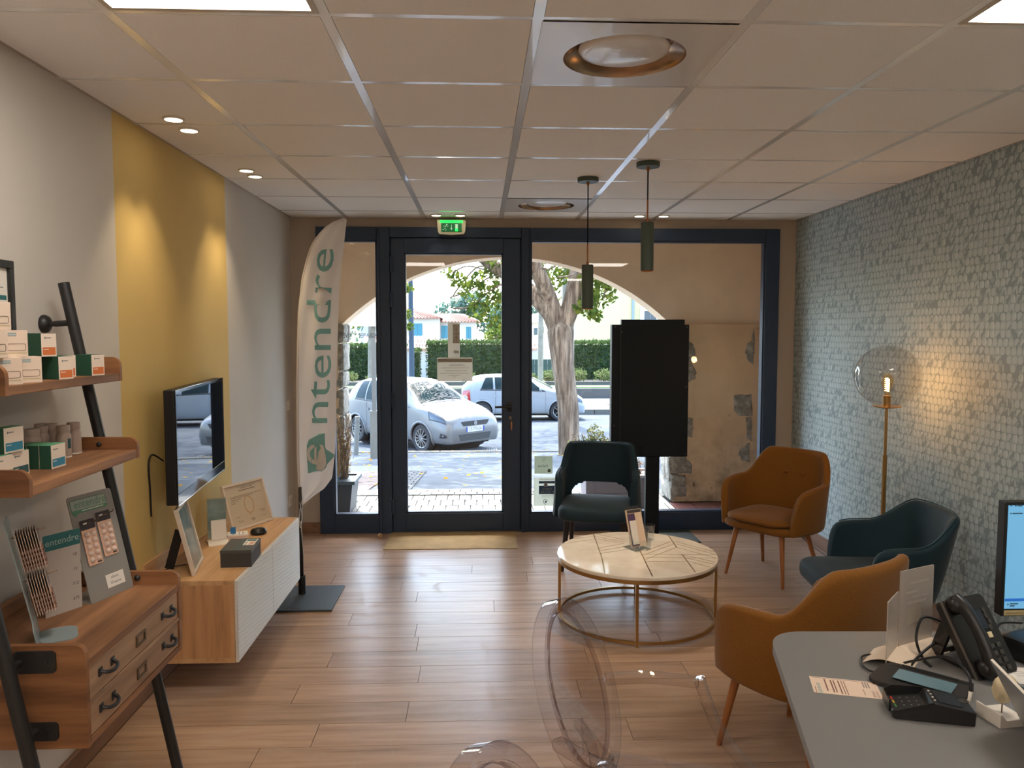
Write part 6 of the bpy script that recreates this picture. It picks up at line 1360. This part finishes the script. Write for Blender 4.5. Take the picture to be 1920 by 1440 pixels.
for x, y, r, n, dy in ((915, 520, .34, 130, .6), (890, 545, .36, 140, .8), (862, 525, .22, 60, 1.), (925, 562, .34, 150, .6), (900, 585, .26, 90, .8), (932, 605, .22, 70, .6), (845, 512, .2, 40, 1.1), (935, 495, .3, 120, .5), (1010, 508, .3, 110, .8), (1035, 525, .34, 120, 1.2), (1060, 505, .35, 130, .9), (1030, 555, .26, 70, 1.4), (1000, 560, .2, 60, 1.6), (1110, 520, .30, 120, -.2), (1130, 550, .30, 120, -.3), (1105, 572, .28, 110, -.3), (1145, 528, .2, 60, -.2), (1090, 545, .2, 60, .2), (768, 540, .16, 40, 5.), (764, 590, .18, 40, 5.), (768, 612, .14, 30, 5.), (1115, 590, .16, 40, -.2)):
    PTS.append(blob(q14(x, y, dy), (r, r, r*.8), n, .2))
can = []
for k in range(72):
    c = (random.uniform(-4.8, 6.2), random.uniform(11.0, 20.5), random.uniform(3.9, 6.6)); can.append(blob(c, (1.0, 1.0, .45), 165, .1))
quads('foliage', np.concatenate([leaves(np.concatenate(PTS), .062, .6, .3), leaves(np.concatenate(can), .10, .6, .3)]), GRNL, t, kind='stuff')
# slimmer trees, lamp post, sign post, bollard
def slim(label, x, y, r, z1, lean, crown):
    t = thing('street_tree', label, 'tree', (x, y, gz(y)), 0); part('trunk', t, BARK2, lambda b: tube(b, bez([(x, y, gz(y)-.1), (x+lean*.4, y, (z1+gz(y))/2), (x+lean, y, z1)], 12), [r*1.15-.03*r*k for k in range(14)], 12), True)
    if crown: quads('foliage', leaves(np.concatenate([blob(c, rr, n, .2) for c, rr, n in crown]), .11, .6), GRNL, t, kind='stuff')
slim('slim pale tree trunk before the hedge seen past the feather flag', -4.28, 30.2, .085, 3.2, .06, [((-4.4, 30.2, 2.7), (.8, .7, .5), 160), ((-4.9, 30, 2.0), (.5, .5, .3), 60), ((-3.6, 29.5, 1.8), (.4, .4, .25), 50)])
slim('slim pale tree trunk in front of the dark green fence', 2.55, 32.6, .11, 5.2, .02, None)
slim('pale blotched plane tree rising behind the fork of the big tree', 2.62, 23.4, .20, 6.0, .12, [((2.4, 23.5, 5.6), (2.4, 2.2, 1.2), 900), ((.0, 22.5, 6.0), (2.0, 2.0, 1.), 500)])
t = thing('lamp_post', 'tall blue grey lamp post beyond the parked silver car', 'lamp post', (-2.63, 30.0, gz(30)))
BLP = mat('blue grey post', S(51, 65, 77), .5, spec=.15); part('post', t, BLP, lambda b: cyl(b, (-2.63, 30, gz(30)), (-2.68, 30, 7.0), .11, .085, 14), 40); part('lantern', t, BLP, lambda b: (tube(b, [(-2.68, 30, 6.9), (-2.68, 29.3, 7.2), (-2.68, 28.6, 7.2)], .04, 8), box(b, -2.8, -2.56, 28.1, 28.7, 7.14, 7.24, bev=.03)), 40)
t = thing('sign_post', 'grey post in a square sleeve holding the backs of two road signs', 'sign post', (-1.87, 13.7, gz(13.7)))
GAL = mat('galvanised steel', S(88, 93, 94), .5, .3); part('post', t, GAL, lambda b: box(b, -1.905, -1.835, 13.66, 13.74, gz(13.7)+.7, 2.9), 40); part('sleeve', t, mat('concrete sleeve', S(96, 98, 93), .85, var=.08, vs=10), lambda b: box(b, -1.94, -1.80, 13.62, 13.78, gz(13.7)-.03, gz(13.7)+.83, bev=.006))
SGB = mat('sign back', S(156, 159, 159), .45, .3)
part('sign_panel', t, SGB, lambda b: prism(b, rrect(-2.30, -1.62, 1.72, 2.14, .04), 13.58, 13.60, 'y'), 40); part('sign_panel', t, SGB, lambda b: prism(b, rrect(-2.30, -1.62, 2.20, 2.62, .04), 13.58, 13.60, 'y'), 40)
part('clamp', t, GAL, lambda b: [box(b, -2.2, -1.72, 13.60, 13.66, z, z+.04) for z in (1.80, 2.02, 2.28, 2.50)])
b = NB(); cyl(b, (-2.35, 14.6, gz(14.6)-.02), (-2.31, 14.6, gz(14.6)+.72), .048, .048, 16); bmesh.ops.bevel(b, geom=[e for e in b.edges if e.calc_face_angle(0) > 1.2], offset=.01, segments=2, affect='EDGES')
t = obj('bollard', b, mat('stone bollard', S(98, 101, 98), .8), None, 40); tag(t, 'slightly tilted pale bollard in front of the rear wheel of the silver car', 'bollard')
b = NB(); lathe(b, [(.05, .60), (.051, .605), (.051, .63), (.05, .635)], (-2.317, 14.6, gz(14.6)), 20); obj('ring', b, GAL, t)
# planters by the arch
t = thing('planter', 'dark grey planter with dry twigs at the left of the entrance', 'planter', (-1.21, 7.15, 0))
DKP = mat('slate planter', S(52, 60, 68), .5)
part('box', t, DKP, lambda b: prism(b, [(-1.285, 0), (-1.165, 0), (-1.135, .29), (-1.30, .29)], 6.84, 7.22, 'y'))
part('rim', t, mat('slate planter rim', S(70, 86, 96), .4), lambda b: [box(b, *q, .272, .306, bev=.004) for q in ((-1.308, -1.282, 6.825, 7.235), (-1.148, -1.112, 6.825, 7.235), (-1.282, -1.148, 6.825, 6.855), (-1.282, -1.148, 7.205, 7.235))])
SOIL = mat('bark mulch', S(110, 98, 92), .95, var=.4, vs=40, bump=.8, bs=50); bpart('soil', t, SOIL, -1.285, -1.145, 6.85, 7.21, .22, .268)
part('mulch_chips', t, mat('mulch chip', S(150, 136, 130), .9), lambda b: [(lambda c, a: tube(b, [c-Vector((math.cos(a), math.sin(a), .3))*.02, c+Vector((math.cos(a), math.sin(a), .1))*.02], .004, 4))(Vector((random.uniform(-1.27, -1.16), random.uniform(6.86, 7.2), .272)), random.uniform(0, 6)) for k in range(60)], kind='stuff')
def dry(b, cx, cy, z0, n, h, sp):
    for k in range(n):
        a = random.uniform(0, 6.28); e = Vector((cx+math.cos(a)*sp*random.uniform(.3, 1), cy+math.sin(a)*sp*random.uniform(.3, 1), z0+h*random.uniform(.5, 1))); s0 = Vector((cx+random.uniform(-.03, .03), cy+random.uniform(-.06, .06), z0))
        P = bez([s0, s0.lerp(e, .5)+Vector((random.uniform(-.03, .03), random.uniform(-.03, .03), .04)), e], 8); tube(b, P, .0028, 4)
        for q in P[3:]: d = Vector((random.uniform(-1, 1), random.uniform(-1, 1), random.uniform(0, 1))).normalized()*.035; tube(b, [q, q+d], .0016, 3)
TWG = mat('dry twig', S(122, 104, 86), .9)
part('dry_twigs', t, TWG, lambda b: dry(b, -1.245, 7.08, .26, 46, .62, .10), kind='stuff')
quads('dry_leaves', leaves(blob((-1.245, 7.08, .55), (.10, .12, .26), 160, .1), .014), leafmat('dry leaf', S(140, 116, 84), S(190, 166, 126), .2), t, kind='stuff')
t = thing('planter', 'grey planter with a variegated shrub and bare twigs at the right of the entrance', 'planter', (1.28, 7.05, 0))
MAU = mat('mauve grey planter', S(124, 116, 122), .6)
part('box', t, MAU, lambda b: (box(b, .95, 1.60, 6.86, 7.19, 0, .315, bev=.006))); part('rim', t, mat('pale planter rim', S(206, 200, 204), .5), lambda b: [box(b, *q, .312, .338, bev=.004) for q in ((.935, 1.615, 6.845, 6.875), (.935, 1.615, 7.175, 7.20), (.935, .965, 6.875, 7.175), (1.585, 1.615, 6.875, 7.175))])
part('groove', t, mat('planter groove', S(96, 90, 96), .7), lambda b: box(b, .96, 1.59, 6.856, 6.861, .165, .170)); bpart('soil', t, SOIL, .965, 1.585, 6.875, 7.175, .28, .320)
part('twigs', t, TWG, lambda b: (dry(b, 1.46, 7.03, .32, 16, .14, .12), dry(b, 1.02, 7.03, .32, 24, .38, .2)), kind='stuff')
quads('foliage', leaves(np.concatenate([blob((.99, 7.04, .56), (.13, .12, .12), 330, .1), blob((1.06, 7.05, .66), (.09, .09, .12), 220, .1), blob((.88, 7.04, .55), (.10, .1, .10), 200, .1), blob((1.15, 7.04, .58), (.06, .08, .08), 120, .1)]), .017, .5), VAR, t, kind='stuff')
# hedges, fence, beds on the far side
HC = mat('hedge core', S(40, 56, 34), .95)
def hedge(label, x0, x1, y0, y1, zt, zb=-1.2):
    t = thing('hedge', label, 'hedge', ((x0+x1)/2, y0, zb)); part('inner_mass', t, HC, lambda b: box(b, x0+.1, x1-.1, y0+.12, y1, zb, zt-.12))
    n = int((x1-x0)*(zt-zb)*420); A = np.stack([RNG.uniform(x0, x1, n), y0+RNG.uniform(0, .16, n), RNG.uniform(zb, zt, n)], 1); m = int((x1-x0)*(y1-y0)*260); T = np.stack([RNG.uniform(x0, x1, m), RNG.uniform(y0, y1, m), zt+RNG.normal(0, .05, m)], 1)
    quads('foliage', leaves(np.concatenate([A, T]), .075, .45), HDG, t, kind='stuff')
hedge('long clipped hedge behind the rear of the silver car', -12, -3.42, 35.6, 36.8, 1.02); hedge('lower clipped hedge stretch under the tiled wall', -3.20, -2.72, 35.75, 36.8, .80); hedge('tall clipped hedge behind the white car', -2.50, 1.2, 35.6, 36.8, 1.16); hedge('clipped hedge at the foot of the cream house beside the display', 4.1, 9.5, 35.6, 36.8, 1.14)
t = thing('garden_fence', 'dark green garden fence between the two hedges', 'fence', (2.7, 36, -1.2)); FG = mat('dark green fence', S(30, 57, 47), .7)
for k in range(14): bpart('board', t, FG, 1.35+.2*k, 1.54+.2*k, 36.0, 36.05, -1.2, .34)
part('rail', t, FG, lambda b: [box(b, 1.35, 4.15, 36.05, 36.1, z, z+.08) for z in (-.8, .0)])
LW = mat('grey low wall', S(72, 70, 67), .9, var=.08, vs=4); bm = NB(); box(bm, -30, 40, 31.8, 32.05, -1.2, -.72); struct('wall_low', bm, LW); bm = NB(); box(bm, -30, 40, 33.2, 33.4, -1.0, -.52); struct('wall_bed_edge', bm, mat('dark bed edge', S(67, 64, 62), .9)); bm = NB(); box(bm, -30, 40, 33.4, 36.6, -1.0, -.58); struct('ground_bed', bm, mat('bed soil', S(86, 75, 60), .95, var=.2, vs=3))
bm = NB(); box(bm, -30, 40, 32.05, 33.2, -1.0, -.68); struct('lawn_strip', bm, mat('lawn', S(94, 119, 65), .95, var=.2, vs=20))
for k, (x, w, h, lb) in enumerate(((-5.8, .5, .5, 'pale leafy bush at the foot of the hedge past the feather flag'), (-4.65, .36, .35, 'small bush beside the slim pale trunk'), (-.55, .4, .45, 'light green bush just above the roof of the white car'), (2.15, .4, .4, 'pale bush left of the slim trunk by the green fence'), (3.05, .45, .55, 'pale bush right of the slim trunk by the green fence'), (4.35, .42, .6, 'spiky pale bush right of the big tree'), (5.5, .55, .55, 'pale flowering bush beside the black display'))):
    t = thing('bush', lb, 'bush', (x, 34.0, -.58), 0, 'bushes in the bed across the street'); part('stems', t, TWG, lambda b: [tube(b, [(x+random.uniform(-.1, .1), 34, -.6), (x+random.uniform(-w, w)*.6, 34+random.uniform(-.2, .2), -.58+h*.6)], .012, 4) for q in range(7)], kind='stuff')
    quads('foliage', leaves(blob((x, 34.0, -.56+h*.45), (w, .4, h*.6), 420, .1), .07, .35), BSH, t, kind='stuff')
def mass(label, blobs, m, size, nm='distant_tree'):
    t = thing(nm, label, 'tree', (blobs[0][0][0], blobs[0][0][1], -1.3)); c = blobs[0][0]; part('trunk', t, BARK, lambda b: cyl(b, (c[0], c[1], -1.3), (c[0], c[1], c[2]), .25, .15, 10)); quads('foliage', leaves(np.concatenate([blob(c, r, n, .3) for c, r, n in blobs]), size), m, t, kind='stuff')
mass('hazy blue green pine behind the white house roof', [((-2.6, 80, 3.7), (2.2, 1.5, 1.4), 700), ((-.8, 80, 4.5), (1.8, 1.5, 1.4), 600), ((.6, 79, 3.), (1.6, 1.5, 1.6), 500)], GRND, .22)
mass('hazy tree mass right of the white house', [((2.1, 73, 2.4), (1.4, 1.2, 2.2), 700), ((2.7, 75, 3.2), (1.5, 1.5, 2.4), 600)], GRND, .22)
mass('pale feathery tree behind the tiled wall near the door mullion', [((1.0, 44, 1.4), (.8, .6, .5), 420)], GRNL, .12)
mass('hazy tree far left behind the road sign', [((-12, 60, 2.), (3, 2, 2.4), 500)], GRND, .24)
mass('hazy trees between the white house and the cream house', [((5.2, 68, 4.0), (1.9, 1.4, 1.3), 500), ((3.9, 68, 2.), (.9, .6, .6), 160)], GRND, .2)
# houses
RT = mat('clay roof tile', S(112, 66, 50), .9, var=.15, vs=3); HW = mat('white render', S(185, 182, 177), .9); CRM = mat('cream render', S(186, 172, 126), .9, var=.02, vs=.5); TQ = mat('turquoise shutter', S(43, 112, 127), .6)
t = thing('house', 'white house with tiled roof and turquoise shutters across the street', 'house', (-3.3, 62, -1.3))
part('wall', t, HW, lambda b: (box(b, -9.5, -3.2, 62, 70, -1.3, 2.72), box(b, -3.2, -.28, 62.6, 69, -1.3, 2.45)))
def roof(b):
    for (x0, x1, y0, y1, z0, xr0, xr1, zr) in ((-9.8, -3.0, 61.5, 70.5, 2.70, -6.8, -5.6, 3.62), (-3.2, .15, 62.1, 69.5, 2.42, -4.2, -1.4, 3.15)):
        v = [b.verts.new(p) for p in ((x0, y0, z0), (x1, y0, z0), (x1, y1, z0), (x0, y1, z0), (xr0, (y0+y1)/2, zr), (xr1, (y0+y1)/2, zr))]
        for q in ((0, 1, 5, 4), (1, 2, 5), (2, 3, 4, 5), (3, 0, 4), (3, 2, 1, 0)): b.faces.new([v[i] for i in q])
part('roof', t, RT, roof)
part('roof_ridges', t, RT, lambda b: [tube(b, [(x, 61.45, 2.72), (max(-6.8, min(-5.6, x*.35-4.)), 65.8, 3.60)], .05, 5) for x in np.arange(-9.6, -3.0, .26)]+[tube(b, [(x, 62.05, 2.44), (max(-4.2, min(-1.4, x*.4-1.8)), 65.7, 3.13)], .05, 5) for x in np.arange(-3.0, .1, .26)], kind='stuff')
for x0, x1, z0, z1, y in ((-5.33, -4.60, 1.18, 2.28, 62), (-3.12, -2.60, 1.10, 2.12, 62.6), (-1.12, -.72, 1.08, 2.02, 62.6)):
    w_ = part('window', t, mat('house window dark', S(60, 80, 90), .3), lambda b: box(b, x0, x1, y-.03, y, z0, z1))
    for k in range(2): part('shutter', w_, TQ, lambda b: box(b, x0+(x1-x0)*.5*k+.005, x0+(x1-x0)*.5*(k+1)-.005, y-.08, y-.03, z0, z1, bev=.01))
t = thing('garden_wall', 'pale garden wall capped with curved roof tiles behind the hedge', 'wall', (-1, 40, -1.2)); bm = NB()
bpart('wall', t, HW, -6, 3, 40, 40.3, -1.2, .72)
for k in range(56):
    x = -5.9+.16*k
    for r in range(3 if k < 24 else 2): part('roof_tile', t, mat('pale clay tile', S(222, 182, 160), .9, rnd=.1), lambda b: tube(b, [(x+(.08 if r % 2 else 0), 39.72+.14*r, .74+.20*r), (x+(.08 if r % 2 else 0), 39.90+.14*r, .98+.20*r)], [.085, .07], 8))
t = thing('house', 'white house with small dark windows behind the slim trunk', 'house', (4.0, 56, -1.3)); part('wall', t, HW, lambda b: box(b, 3.2, 5.4, 56, 62, -1.3, 2.3))
part('roof', t, mat('pale roof', S(226, 206, 196), .9), lambda b: prism(b, [(3.0, 2.28), (5.6, 2.28), (4.7, 3.0), (4.2, 3.0)], 55.7, 62.3, 'y'))
for x, z in ((3.9, 1.4), (4.35, 1.5), (3.75, .5), (4.3, .35)): part('window', t, mat('house window dark', S(60, 80, 90), .3), lambda b: (box(b, x, x+.26, 55.97, 56, z, z+.5)))
t = thing('house', 'large cream rendered house front with a grey downpipe behind the trees', 'house', (9, 44, -1.3))
part('wall', t, CRM, lambda b: box(b, 5.45, 18, 44, 54, -1.3, 9.)); part('downpipe', t, mat('downpipe grey', S(126, 136, 140), .6), lambda b: cyl(b, (8.72, 43.93, -1.2), (8.72, 43.93, 9), .075, n=10), 40)
w_ = part('window', t, mat('house window glass', S(56, 64, 72), .15), lambda b: box(b, 9.36, 10.06, 43.95, 44, 1.6, 2.82)); part('surround', w_, mat('pale blue surround', S(214, 232, 236), .8), lambda b: [box(b, *q) for q in ((9.14, 9.36, 43.9, 44, 1.4, 3.04), (10.06, 10.28, 43.9, 44, 1.4, 3.04), (9.36, 10.06, 43.9, 44, 2.82, 3.04), (9.36, 10.06, 43.9, 44, 1.4, 1.6))]); part('glazing_bar', w_, mat('window bar', S(100, 108, 112), .5), lambda b: (box(b, 9.69, 9.73, 43.93, 43.96, 1.6, 2.82), box(b, 9.36, 10.06, 43.93, 43.96, 2.30, 2.34)))
